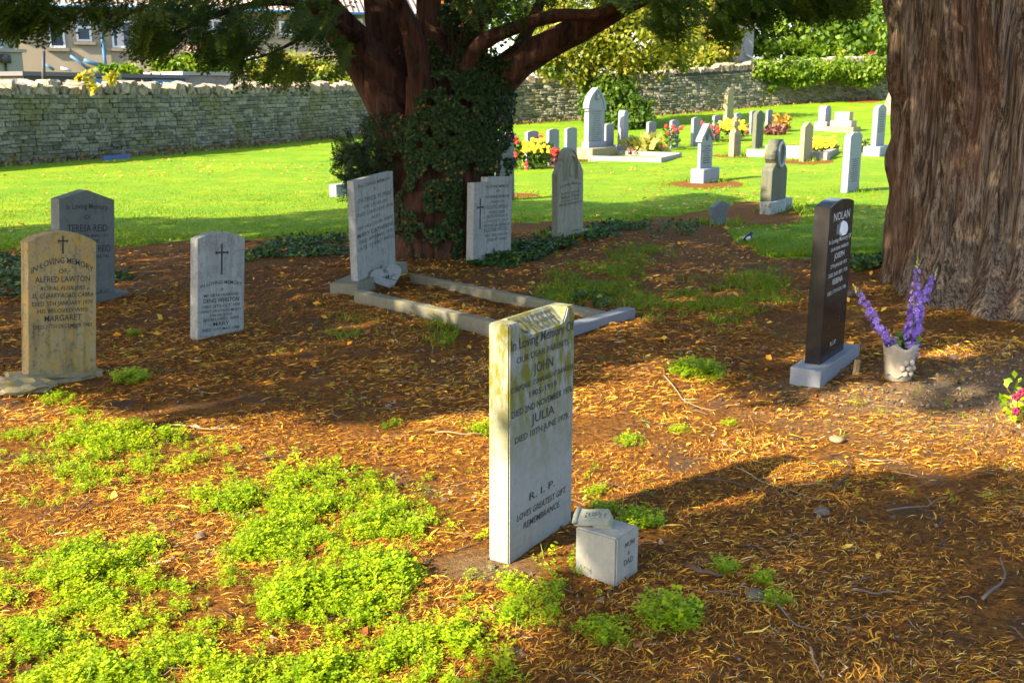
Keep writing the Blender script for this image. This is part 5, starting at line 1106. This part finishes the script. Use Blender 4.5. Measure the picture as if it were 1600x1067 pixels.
b = MB('weed leaves', .5, .3); t = b.attr(); c = b.mix(t, (.13, .27, .003), (.42, .50, .008)); c = b.mix(b.rng(t, .78, .95), c, (.58, .55, .03)); b.col(c); b.translucent(c, .4); M_WEED = b.m
def weeds(x, y, size, seed=0):
    L = []; T = []; pos = np.stack([x, y, gz(x, y) - .004], 1); n = len(x); lump = fbm(x * 5, y * 5, 6)
    for k in range(4):
        s = slice(k, None, 4); m = len(pos[s])
        if not m: continue
        fw = rdir(m); fw[:, 2] *= .1; up = np.tile([0, 0, 1.], (m, 1)) + rng.normal(size=(m, 3)) * .16
        V, Fa, tn_ = scatter(*WEED[k], pos[s], fw, up, size[s], rng.random(m) * .6 + lump[s] * .4); L.append((V, [Fa])); T.append(tn_)
    V, ps = joinp(L); return V, ps, np.concatenate(T)
WP_ = [[(110, 668), (160, 664), (200, 682), (290, 688), (312, 705), (298, 720), (240, 738), (180, 768), (70, 778), (20, 768), (60, 735), (40, 712), (100, 700)],
       [(300, 795), (420, 752), (540, 757), (660, 795), (672, 830), (640, 850), (700, 880), (765, 905), (760, 935), (690, 965), (630, 900), (560, 905), (450, 905), (380, 865), (310, 835)],
       [(-60, 905), (20, 900), (150, 862), (250, 872), (345, 868), (420, 890), (480, 990), (600, 1000), (640, 1120), (-60, 1130), (40, 1010), (-20, 980)],
       [(545, 1010), (700, 985), (770, 1020), (780, 1120), (520, 1120)], [(765, 892), (885, 920), (850, 965), (755, 970)], [(400, 850), (560, 860), (640, 960), (520, 1000), (430, 920)]]
x, y = in_view_pts(90000, 2.35, 5.6, 1.15); u, v = UV(x, y, tz(x, y)); ju = u + (fbm(x * 9, y * 9, 1) - .5) * 90 + rng.normal(size=len(u)) * 26; jv = v + (fbm(x * 9, y * 9, 2) - .5) * 60 + rng.normal(size=len(u)) * 18; ins = np.zeros(len(x), bool)
for p in WP_: ins |= inpoly(ju, jv, p)
thick = .55 * fbm(x * 4.5, y * 4.5, 12, 4) + .45 * fbm(x * 13, y * 13, 15, 3); kp = ins & (rng.random(len(x)) < np.clip((thick - .36) * 2.5, 0, 1)); x, y, th_ = x[kp], y[kp], thick[kp]
if len(x) > 15500: x, y, th_ = x[:15500], y[:15500], th_[:15500]
sz = (.016 + .06 * np.clip(th_ - .36, 0, .4)) * rng.uniform(.6, 1.7, len(x)); V, ps, tn_ = weeds(x, y, sz)
o = nobj('weed_cover', V, ps, M_WEED, tone=tn_); tag(o, 'bright yellow green low weeds sprawling over the sunlit foreground', 'ground cover', kind='stuff')
gx_, gy_ = x[::4] + rng.normal(size=len(x[::4])) * .03, y[::4] + rng.normal(size=len(x[::4])) * .03; n = len(gx_); hh = rng.uniform(.03, .085, n); a = rng.uniform(0, 2 * pi, n); le = rng.normal(size=(n, 2)) * .6
base = np.stack([gx_, gy_, gz(gx_, gy_)], 1); s_ = np.stack([np.cos(a), np.sin(a), np.zeros(n)], 1) * .0022; tip = base + np.stack([le[:, 0] * hh, le[:, 1] * hh, hh], 1)
o = nobj('weed_stalks', np.stack([base - s_, base + s_, tip], 1).reshape(-1, 3), [np.arange(n * 3).reshape(-1, 3)], M_GRASS, tone=np.repeat(rng.random(n), 3)); tag(o, 'thin stalks and grass blades among the foreground weeds', 'ground cover', kind='stuff')
x, y = in_view_pts(2600, 4, 9.5); kp = (fbm(x * 3, y * 3, 14) > .58) & (lawn_mask(x, y) < -.5); x, y = x[kp], y[kp]
V, ps, tn_ = weeds(x, y, rng.uniform(.014, .03, len(x))); o = nobj('scattered_seedlings', V, ps, M_WEED, tone=tn_); tag(o, 'scattered tiny green seedlings in the litter', 'ground cover', kind='stuff')
CL = [(998, 802, 36, 1.4, 'bright sunlit weed clump just behind the inscribed block'), (945, 785, 26, 1.1, 'darker weed tuft between the nearest headstone and the sunlit clump'), (1044, 950, 52, 1.45, 'largest leafy weed clump right of the inscribed block'), (946, 972, 48, 1.0, 'spreading weed clump in front of the inscribed block'),
      (842, 955, 34, .9, 'low weed clump in front of the nearest headstone'), (752, 668, 24, 1.5, 'upright weed clump touching the left edge of the nearest headstone'), (611, 662, 13, 1, 'single small weed left of the nearest headstone, at the shade edge'), (984, 682, 26, .9, 'loose weed clump on the sunlit needles right of the nearest headstone'),
      (1060, 672, 14, .9, 'small weed right of the loose clump on the sunlit needles'), (1090, 568, 44, .9, 'wide pale weed patch between the foot kerb and the black headstone'), (1140, 660, 15, .8, 'small weed below the wide pale patch, towards the black headstone'), (208, 584, 28, 1.1, 'weed clump between the ochre headstone and the small cross engraved one'),
      (122, 640, 16, 1.0, 'small weed below the rough footing of the ochre headstone'), (88, 617, 26, .9, 'weed clump growing against the rough footing of the ochre headstone'), (34, 672, 26, 1, 'weed clump at the left edge below the ochre headstone'), (1210, 935, 26, 1.1, 'weed clump in the lower right shade beside a brown stone'),
      (1130, 885, 20, 1.2, 'thin weed clump above the large brown root piece'), (928, 762, 22, .9, 'weed clump at the right foot of the nearest headstone'), (1190, 905, 18, 1.1, 'slender weed between the two lower right clumps'), (212, 520, 12, 1.1, 'tiny weed left of the small cross engraved headstone')]
for u0, v0, rp, s0, lab in CL:
    g0 = G(u0, v0 + rp * .35); R = rp / F * g0.length; n = int(22 + R * R * 5200); n = min(n, 160); a = rng.uniform(0, 2 * pi, n); rr_ = R * rng.random(n) ** .5 * rng.choice([1, 1, 1, 1.35], n); x = g0.x + np.cos(a) * rr_; y = g0.y + np.sin(a) * rr_ * 1.1
    sz = .052 * s0 * np.clip(1 - .42 * (rr_ / R) ** 2, .3, 1) * rng.uniform(.55, 1.35, n) * min(1.3, max(.6, R / .12)); V, ps, tn_ = weeds(x, y, sz); o = nobj('weed_clump', V - np.array(g0[:]), ps, M_WEED, tone=tn_); o.location = g0; tag(o, lab, 'weed', 'weed clumps')
# ivy and dark leaves creeping over the shaded ground
P = []
for poly, n in (([(728, 405), (800, 385), (870, 358), (960, 350), (1010, 356), (960, 372), (905, 382), (860, 400), (800, 420), (735, 418)], 4200), ([(380, 398), (440, 378), (545, 372), (540, 400), (450, 405), (385, 410)], 1200), ([(-20, 400), (60, 395), (75, 440), (30, 470), (-20, 465)], 1000), ([(900, 455), (960, 462), (950, 482), (890, 478)], 120), ([(1330, 410), (1392, 405), (1392, 440), (1330, 445)], 800), ([(1000, 350), (1100, 345), (1090, 370), (1020, 372)], 260), ([(160, 420), (210, 425), (200, 445), (165, 440)], 80)):
    us = [p[0] for p in poly]; vs_ = [p[1] for p in poly]; k = 0; c_ = []
    while k < n:
        u, v = random.uniform(min(us), max(us)), random.uniform(min(vs_), max(vs_))
        if inpoly(np.array([u]), np.array([v]), poly)[0] and vnoise(u / 14, v / 7, 4) > .25: t_ = (533.5 - v) / F; d = ray(u, v); s_ = H / -d[2]; c_.append((d[0] * s_, d[1] * s_)); k += 1
    P += c_
P = np.array(P); hgt = .02 + .20 * np.clip(fbm(P[:, 0] * 2, P[:, 1] * 2, 8) - .35, 0, 1) * rng.random(len(P)); pos = np.stack([P[:, 0], P[:, 1], tz(P[:, 0], P[:, 1]) + hgt], 1)
V, Fa, tn_ = scatter(*IVY, pos, rdir(len(P), 0, .3), up=np.tile([0, -.3, 1.], (len(P), 1)) + rng.normal(size=(len(P), 3)) * .5, scale=rng.uniform(.03, .06, len(P)))
b = MB('ground ivy leaves', .55, .2); t = b.attr(); c = b.mix(t, (.012, .04, .006), (.055, .12, .010)); c = b.mix(b.rng(t, .86, .95), c, (.15, .2, .02)); b.col(c); b.translucent(c, .25); o = nobj('ground_ivy', V, [Fa], b.m, tone=tn_); tag(o, 'dark green ivy and leaves creeping over the shaded ground', 'ground cover', kind='stuff')

# ================================================================== SMALL THINGS
M_TWIG = flat('twig bark', (.11, .065, .04), .9, .2, .3, 25); M_PALE = flat('pale dry twig', (.30, .20, .11), .9, .2, .2, 25); M_GTWIG = flat('grey twig', (.13, .105, .085), .9, .2, .2, 25)
def twig(pts, r, mat, lab, lift=.012, side=None, name='twig', cat='twig'):
    P = [G(u, v) for u, v in pts]; P = [Vector((p.x, p.y, float(gz(p.x, p.y)) + lift)) for p in P]; c0 = P[0].copy(); C_ = curve_pts([p - c0 for p in P], 4); n = len(C_)
    C_[:, 2] += np.abs(np.sin(np.linspace(0, pi * 2.3, n))) * lift * .8; L = [tube_np(C_, np.linspace(r, r * .35, n) * .72, 7, .3, 3, rough=.3)]
    for i in side or []: q = C_[i]; d = C_[i] - C_[i - 1]; d /= np.linalg.norm(d); e_ = np.array([d[0] * .6 - d[1] * .8, d[1] * .6 + d[0] * .8, .15]); L.append(tube_np([q, q + e_ * r * 9, q + e_ * r * 16], [r * .6, r * .4, r * .2], 6))
    V, ps = joinp(L); o = nobj(name, V, ps, mat, smooth=True); o.location = c0; tag(o, lab, cat)
twig([(1535, 935), (1556, 920), (1570, 900), (1562, 875)], .008, M_GTWIG, 'dark grey hooked twig near the lower right corner')
twig([(1036, 592), (1060, 620), (1075, 634), (1118, 648)], .006, M_PALE, 'long pale kinked twig on sunlit needles below the foot kerb', side=[6])
twig([(1090, 756), (1150, 760), (1240, 782), (1300, 786)], .007, M_TWIG, 'long brown twig lying in the shadow of the nearest headstone', side=[5])
twig([(1150, 735), (1200, 760), (1290, 785)], .004, M_PALE, 'thin pale twig crossing the shadow tip of the nearest headstone')
twig([(1072, 890), (1095, 903), (1130, 908)], .017, M_TWIG, 'thick reddish brown stick beside the large weed clump', name='stick', cat='stick')
twig([(405, 722), (450, 718), (500, 706)], .006, M_TWIG, 'brown twig lying above the foreground weed mass at left', side=[5])
twig([(680, 680), (730, 684), (760, 682)], .005, M_PALE, 'pale twig lying just left of the nearest headstone'); twig([(265, 664), (330, 672), (390, 671)], .006, M_PALE, 'long pale twig above the upper weed patch at left', side=[4])
twig([(1330, 928), (1370, 932), (1405, 927)], .005, M_GTWIG, 'straight grey twig in the lower right shade'); twig([(1265, 1015), (1272, 1040), (1285, 1062)], .006, M_PALE, 'pale twig standing out near the bottom edge, right of centre')
twig([(1300, 770), (1325, 745), (1332, 722)], .006, M_TWIG, 'dark forked twig at the sun edge below the flower vase', side=[4, 6]); twig([(1385, 800), (1440, 795), (1465, 785), (1478, 780)], .005, M_GTWIG, 'grey forked twig in the right hand shade', side=[6])
twig([(1200, 940), (1245, 985), (1280, 990)], .005, M_GTWIG, 'slim bent twig below the lower right weed clumps'); twig([(1480, 483), (1530, 480), (1590, 490)], .010, M_PALE, 'pale bare root lying against the foot of the massive trunk', name='root', cat='root')
twig([(1225, 505), (1245, 497), (1262, 499)], .006, M_TWIG, 'short dark curved twig left of the black headstone'); twig([(145, 790), (100, 826), (60, 822)], .004, M_TWIG, 'thin dark twig on bare soil between the left weed patches')
M_ROCK = stonemat('field stone', (.12, .085, .065), (.05, .04, .03), None, 0, None, .5)
def rock(u, v, r, lab, mat=M_ROCK, fl=.6, cat='stone'):
    g0 = G(u, v); bm = bmesh.new(); bmesh.ops.create_icosphere(bm, subdivisions=2, radius=r); o_ = Vector((u, v, 0))
    for q in bm.verts: q.co *= 1 + .25 * noise.noise(q.co / r * 1.2 + o_); q.co.z *= fl
    o = bobj('stone', bm, mat, None, True); o.location = (g0.x, g0.y, float(gz(g0.x, g0.y)) + r * .22); tag(o, lab, cat)
rock(1284, 798, .034, 'rounded brown stone in the shadow right of the nearest headstone'); rock(1307, 690, .038, 'flat tan stone on sunlit ground below the flower vase', flat('tan stone', (.26, .175, .10)), .4); rock(1180, 938, .036, 'brown stone beside the lower right weed clump'); rock(313, 840, .022, 'pale flat pebble left of the foreground weed mass', M_ROCK, .5)
rock(769, 884, .016, 'small grey pebble at the front corner of the nearest headstone'); rock(1490, 560, .03, 'small stone on the heap under the massive trunk'); rock(1325, 460, .06, 'mossy stone between the black headstone and the massive trunk')
# wooden peg
g0 = G(1336, 588); o = boxobj('wooden_peg', -.014, .014, -.01, .01, -.08, .10, M_PALE); o.location = g0; o.rotation_euler = (.06, .05, .4); tag(o, 'small wooden peg beside the grey plinth of the black headstone', 'peg')
# vase
g0 = G(1408, 600); S_VASE = stonemat('moulded vase', (.33, .285, .22), (.16, .125, .09), None, 0, None, .35, .7)
vase = empty('flower_vase', 'cream moulded vase with wavy rim and raised rose holding purple flowers', 'vase', (g0.x, g0.y + .06, float(gz(g0.x, g0.y + .06))))
nt = 40; prof_ = [(.0, .0), (.062, .0), (.070, .008), (.072, .05), (.080, .12), (.088, .18), (.092, .205), (.086, .205), (.080, .17), (.0, .15)]
V = []; 
for i, (r, z) in enumerate(prof_):
    for k in range(nt):
        a = 2 * pi * k / nt; zz_ = z + (.013 * sin(a * 5) if i in (6, 7) else (.006 * sin(a * 5) if i == 5 else 0)); rr_ = r * (1 + (.05 * vnoise(cos(a) * 3 + 9, z * 30 + sin(a) * 3) if 2 <= i <= 6 else 0)); V.append((rr_ * cos(a), rr_ * sin(a), zz_))
i = np.arange(len(prof_) - 1)[:, None] * nt; j = np.arange(nt)[None]; q = np.stack([i + j, i + (j + 1) % nt, i + nt + (j + 1) % nt, i + nt + j], -1).reshape(-1, 4)
nobj('vessel', V, [q], S_VASE, vase, smooth=True)
bm = bmesh.new()
for k in range(7):
    a = -1.25 + .42 * cos(k * 1.05); z = .085 + .035 * sin(k * 1.05); r = .079 + z * .06; t_ = bmesh.ops.create_icosphere(bm, subdivisions=2, radius=.016, matrix=Matrix.Translation((r * cos(a), r * sin(a), z)) @ Matrix.Diagonal((1, 1, 1.2, 1)))
bmesh.ops.create_icosphere(bm, subdivisions=2, radius=.018, matrix=Matrix.Translation((.084 * cos(-1.25), .084 * sin(-1.25), .085))); bobj('raised_rose', bm, S_VASE, vase, True)
V, ps = tube_np([(.077 * cos(a), .077 * sin(a), .04 + .012 * sin(a * 7)) for a in np.linspace(-2.7, -.3, 14)], [.006] * 14, 6); nobj('raised_swag', V, ps, S_VASE, vase, smooth=True)
boxobj('soil_fill', -.05, .05, -.05, .05, .15, .165, M_SOIL, vase, .01)
# delphinium spikes
b = MB('purple petals', .55, .3); t = b.attr(); c = b.mix(b.math('FRACT', b.math('ADD', b.orand(), t)), (.15, .06, .40), (.42, .27, .70)); b.col(c); b.translucent(c, .35); M_PET = b.m
M_EYE = flat('pale flower eye', (.62, .58, .62)); M_BUD = flat('yellow green buds', (.36, .38, .10)); M_STEM = flat('green stem', (.08, .14, .03))
def floret_mesh(seed):
    r = random.Random(seed); V = []; Fq = []; T = []
    for k in range(5):
        a = k * 2 * pi / 5 + r.uniform(-.15, .15); d = Vector((cos(a), sin(a), r.uniform(.1, .4))); s = Vector((-sin(a), cos(a), 0)); i = len(V); V += [d * .08, d * .6 + s * .42, d * 1.05, d * .6 - s * .42]; Fq.append((i, i + 1, i + 2, i + 3)); T += [.5, .1, .0, .2]
    me = npmesh('floret', [v[:] for v in V], [np.array(Fq)], M_PET, T); return me
FLO = [floret_mesh(k) for k in range(4)]; bm = bmesh.new(); bmesh.ops.create_icosphere(bm, subdivisions=1, radius=.2); EYE = bpy.data.meshes.new('eye'); bm.to_mesh(EYE); bm.free(); EYE.materials.append(M_EYE)
def spike(lab, pts, nf, wid, bare=0.0):
    P = [at(u, v, vase.location.y + dy) for u, v, dy in pts]; c0 = P[0].copy(); C_ = curve_pts([p - c0 for p in P], 5); t = empty('delphinium', lab, 'flower', c0, 0, 'purple flower spikes in the vase')
    V, ps = tube_np(C_, np.linspace(.005, .0025, len(C_)), 6); nobj('stem', V, ps, M_STEM, t); r = random.Random(nf)
    for k in range(nf):
        f = bare + (1 - bare) * (k + .5) / nf; q = C_[min(len(C_) - 1, int(f * (len(C_) - 1)))]; a = r.uniform(0, 2 * pi); taper = 1 - .62 * f ** 2; ww = wid * taper * r.uniform(.35, 1)
        p = Vector(q) + Vector((cos(a) * ww, sin(a) * ww, r.uniform(-.015, .02))); s = .023 * taper * r.uniform(.85, 1.25)
        o = bpy.data.objects.new('floret', FLO[r.randrange(4)]); o.location = p; o.scale = (s, s, s); o.rotation_euler = Vector((cos(a), sin(a), .4)).to_track_quat('Z', 'Y').to_euler(); link(o, t)
        if k % 2 == 0: e2 = bpy.data.objects.new('flower_eye', EYE); e2.location = (0, 0, .12); link(e2, o)
    bm = bmesh.new(); e_ = Vector(C_[-1]); d_ = (Vector(C_[-1]) - Vector(C_[-4])).normalized()
    for k in range(9): bmesh.ops.create_icosphere(bm, subdivisions=1, radius=.006 * (1 - k * .06), matrix=Matrix.Translation(e_ + d_ * (k * .007 - .02) + Vector((r.uniform(-.01, .01), r.uniform(-.01, .01), 0)) * (1 - k / 10)))
    bobj('bud_tip', bm, M_BUD, t)
spike('tallest upright purple flower spike in the cream vase', [(1418, 555, 0), (1425, 520, -.02), (1430, 470, -.03), (1434, 412, -.02)], 120, .05); spike('left leaning purple flower spike in the cream vase', [(1402, 555, 0), (1388, 530, -.03), (1370, 505, -.05), (1355, 480, -.06), (1338, 452, -.07)], 90, .038)
spike('shorter purple flower spike leaning right behind the tallest one', [(1424, 555, .02), (1432, 500, .03), (1448, 455, .04), (1461, 428, .05)], 66, .036, .15)
lp = rng.normal(size=(46, 3)) * np.array([.035, .035, .03]) + np.array([0, 0, .215]); V, Fa, tn_ = scatter(*LEAF, lp, rdir(46, .2), scale=rng.uniform(.03, .06, 46)); o = nobj('flower_foliage', V, [Fa], leafmat('delphinium leaves', (.03, .08, .01), (.10, .17, .02), None, .35), tone=tn_); o.location = vase.location; tag(o, 'green leaves bunched in the mouth of the cream vase', 'leaves')
# pansy at the right edge
M_PANSY = flat('maroon petals', (.22, .015, .06)); g0 = G(1596, 655); t = empty('pansy_plant', 'small potted pansy with maroon blooms and lime leaves at right edge', 'plant', g0)
V, Fa, tn_ = scatter(*LEAF, rng.normal(size=(130, 3)) * np.array([.05, .05, .05]) + np.array([0, 0, .07]), rdir(130, .3), scale=rng.uniform(.03, .06, 130)); nobj('leaves', V, [Fa], M_WEED, t, tone=tn_)
for dx_, dz_ in ((-.07, .13), (-.045, .155), (-.06, .06), (.02, .16)):
    bm = bmesh.new()
    for k in range(5): a = k * 1.257; m_ = Matrix.Translation((dx_ + cos(a) * .013, -.06, dz_ + sin(a) * .013)) @ Matrix.Diagonal((1, .25, 1, 1)); bmesh.ops.create_icosphere(bm, subdivisions=1, radius=.013, matrix=m_)
    bobj('bloom', bm, M_PANSY, t, True)
# blue plank at the wall foot
a_ = G(160, 253); b2 = G(202, 249); o = boxobj('blue_plank', 0, (b2 - a_).length, -.05, .0, .0, .14, flat('faded blue paint', (.07, .12, .28))); o.location = a_; o.rotation_euler = (0, 0, atan2((b2 - a_).y, (b2 - a_).x)); tag(o, 'faded blue plank lying along the foot of the stone wall', 'plank')
# magpie
g0 = G(1167, 381); bird = empty('bird', 'small black and white bird on bare earth by the shaded grass edge', 'bird', g0, radians(35))
M_BB = flat('black feathers', (.015, .015, .02), .5, .4); M_BW = flat('white feathers', (.6, .62, .66))
Pb = [(-.06, 0, .05), (-.045, 0, .052), (-.015, 0, .062), (.02, 0, .075), (.045, 0, .092), (.06, 0, .108), (.075, 0, .112), (.088, 0, .108)]; V, ps = tube_np(curve_pts(Pb, 3), np.interp(np.linspace(0, 1, 22), [0, .15, .4, .55, .7, .8, .92, 1], [.006, .018, .032, .030, .020, .019, .014, .003]), 12); nobj('body', V, ps, M_BB, bird, smooth=True)
for s_ in (-1, 1):
    bm = bmesh.new(); bmesh.ops.create_icosphere(bm, subdivisions=2, radius=1, matrix=Matrix.Translation((-.01, s_ * .027, .066)) @ Matrix.Rotation(radians(-14), 4, 'Y') @ Matrix.Diagonal((.042, .009, .020, 1))); bobj('wing', bm, M_BW, bird, True)
    V, ps = tube_np([(.005, s_ * .012, .04), (.008, s_ * .013, .0)], [.003, .002], 5); nobj('leg', V, ps, M_BB, bird)
boxobj('tail', -.13, -.05, -.009, .009, .042, .048, M_BB, bird, .002); V, ps = tube_np([(.086, 0, .108), (.104, 0, .104)], [.005, .001], 6); nobj('beak', V, ps, M_BB, bird)
# --- flower beds of the rear lawn
M_FG = leafmat('flower leaves', (.03, .07, .012), (.12, .18, .02), None, .35); M_RED = flat('red petals', (.62, .035, .03), var=.1); M_YEL = flat('yellow petals', (.72, .46, .02), var=.1); M_MAR = leafmat('maroon leaves', (.09, .03, .03), (.2, .08, .06), None, .2); M_ORG = leafmat('orange grass', (.34, .18, .03), (.5, .3, .06), None, .4); M_STRAW = leafmat('straw blades', (.22, .24, .04), (.46, .40, .10), None, .4)
def bloom_mesh(name, mat, seed):
    r = random.Random(seed); bm = bmesh.new(); bmesh.ops.create_icosphere(bm, subdivisions=1, radius=1)
    for v in bm.verts: v.co *= r.uniform(.7, 1.15)
    me = bpy.data.meshes.new(name); bm.to_mesh(me); bm.free(); me.materials.append(mat); return me
BLR = bloom_mesh('bloom', M_RED, 1); BLY = bloom_mesh('bloom', M_YEL, 2)
def bed(name, label, u, v, ru, rv, nl, blooms, lmat=M_FG, cat='flowers', ls=.12, yo=0.0):
    g0 = G(u, v); t = empty(name, label, cat, g0); k = F / g0.length; ru /= k; rv /= k; p = rdir(nl) * (rng.random(nl) ** .4)[:, None] * np.array([ru, min(ru, .5), rv]) + np.array([0, 0, rv * 1.0]); p[:, 2] = np.abs(p[:, 2])
    V, Fa, tn_ = scatter(*LEAF, p, rdir(nl, .3), scale=rng.uniform(.6, 1.3, nl) * ls, tone=rng.random(nl)); nobj('leaves', V, [Fa], lmat, t, tone=tn_)
    for bu, bv, me, s in blooms: o = bpy.data.objects.new('bloom', me); P_ = at(bu, bv, g0.y - min(ru, .5) * .9); o.location = P_ - g0; o.scale = (s, s * .8, s * .85); o.rotation_euler = (bu, bv, 0); link(o, t)
    if nl > 150:
        for q in range(3): V, ps = tube_np([(q * .1 - .1, 0, -.02), ((q - 1) * ru * .6, 0, rv * 1.6)], [.012, .006], 5); nobj('stem', V, ps, M_STEM, t)
    return t
R_ = lambda pts, me=BLR, s=.075: [(u, v, me, s) for u, v in pts]; rb = random.Random(12)
bed('red_rose', 'red rose bush beside the green grey round headed stone', 806, 267, 12, 26, 170, R_([(795, 213), (805, 216), (808, 222), (797, 212), (805, 240), (806, 244), (792, 214), (822, 257), (822, 265)], s=.065))
bed('yellow_daisies', 'bushy clump of yellow daisies before the second war grave headstone', 839, 266, 22, 24, 420, [(826 + rb.uniform(-10, 32), 218 + rb.uniform(0, 20), BLY, .06) for k in range(44)])
bed('red_flowers', 'red flowers with maroon leaves at the third war grave headstone', 866, 262, 14, 16, 130, R_([(864, 239), (869, 236), (866, 242), (845, 214), (854, 230), (863, 233)]), M_MAR)
bed('red_rose', 'tall red rose climbing before a war grave, right of the ornamental grass', 1046, 236, 16, 19, 150, R_([(1041, 197), (1055, 204), (1063, 201), (1031, 231), (1037, 229), (1052, 198), (1066, 200), (1044, 208)]))
bed('ornamental_grass', 'clump of straw coloured ornamental grass right of the white pillar', 1005, 243, 30, 12, 260, [], M_STRAW, 'plant', .3); bed('brown_groundcover', 'reddish brown low plants on the kerbed plot beside the white pillar', 1003, 244, 28, 5, 240, [], M_MAR, 'plant', .12)
bed('red_rose', 'red roses between the two war graves right of the gable topped stone', 1105, 224, 20, 16, 170, R_([(1094, 195), (1099, 198), (1112, 199), (1121, 200), (1121, 206), (1114, 213), (1096, 193)], s=.09))
bed('yellow_daisies', 'yellow daisy clump behind the stubby cross stone', 1148, 222, 22, 18, 380, [(1126 + rb.uniform(0, 40), 188 + rb.uniform(0, 14), BLY, .085) for k in range(40)] + R_([(1165, 199), (1167, 205)], s=.09))
bed('maroon_plants', 'dark red leafy plants below the rightmost war grave headstone', 1210, 212, 18, 6, 240, [], M_MAR, 'plant', .16); bed('orange_grass', 'feathery orange grass clump right of the rightmost war grave headstone', 1221, 207, 11, 11, 170, [], M_ORG, 'plant', .26)
bed('marigolds', 'bed of orange yellow marigolds behind the tan sandstone headstone', 1285, 240, 26, 9, 300, [(1268 + rb.uniform(0, 38), 214 + rb.uniform(0, 18), BLY, .075) for k in range(46)])
bed('yellow_flowers', 'sparse yellow flowers at the left foot of the white headstone by the right trunk', 1348, 240, 10, 10, 110, [(1340 + rb.uniform(0, 18), 224 + rb.uniform(0, 12), BLY, .06) for k in range(8)])
# dry leaf bits along the wall foot and on the lawn
P = []
for s_ in np.arange(s_of_u(-20), s_of_u(1370), .022): x, y, a = wall_at(s_); d = abs(random.gauss(0, .28)) + .02; P.append((x + sin(a) * d, y - cos(a) * d, float(tz(x, y)) + random.uniform(.0, .16) * (d < .35)))
P = np.array(P); V, Fa, tn_ = scatter(*LEAF, P, rdir(len(P), .3), scale=rng.uniform(.06, .16, len(P))); o = nobj('wall_foot_weeds', V, [Fa], leafmat('dry weeds', (.16, .09, .03), (.30, .18, .06), (.2, .24, .03), .3), tone=tn_); tag(o, 'dry brown weeds and leaves along the foot of the stone wall', 'ground cover', kind='stuff')
x, y = in_view_pts(7000, 12.5, 40, 1.2); kp = (lawn_mask(x, y) > .5) & (fbm(x * .35, y * .35, 40, 3) > .52); x, y = x[kp], y[kp]
V, Fa, tn_ = scatter(*LEAF, np.stack([x, y, tz(x, y) + .045], 1), rdir(len(x), 0, .3), up=np.tile([0, 0, 1.], (len(x), 1)) + rng.normal(size=(len(x), 3)) * .3, scale=rng.uniform(.05, .10, len(x))); o = nobj('fallen_leaves', V, [Fa], leafmat('fallen leaves', (.30, .15, .03), (.55, .38, .06), None, .3), tone=tn_); tag(o, 'small fallen orange leaves dotting the lawn', 'leaves', kind='stuff')
x, y = in_view_pts(900, 6, 12.3); kp = lawn_mask(x, y) < 0; x, y = x[kp], y[kp]; V, Fa, tn_ = scatter(*LEAF, np.stack([x, y, gz(x, y) + .015], 1), rdir(len(x), 0, .3), up=np.tile([0, 0, 1.], (len(x), 1)) + rng.normal(size=(len(x), 3)) * .4, scale=rng.uniform(.03, .07, len(x))); o = nobj('dead_leaves', V, [Fa], M_LIT, tone=np.clip(tn_ * .6 + .3, 0, 1)); tag(o, 'dead brown leaves scattered on shaded litter under the yew', 'leaves', kind='stuff')
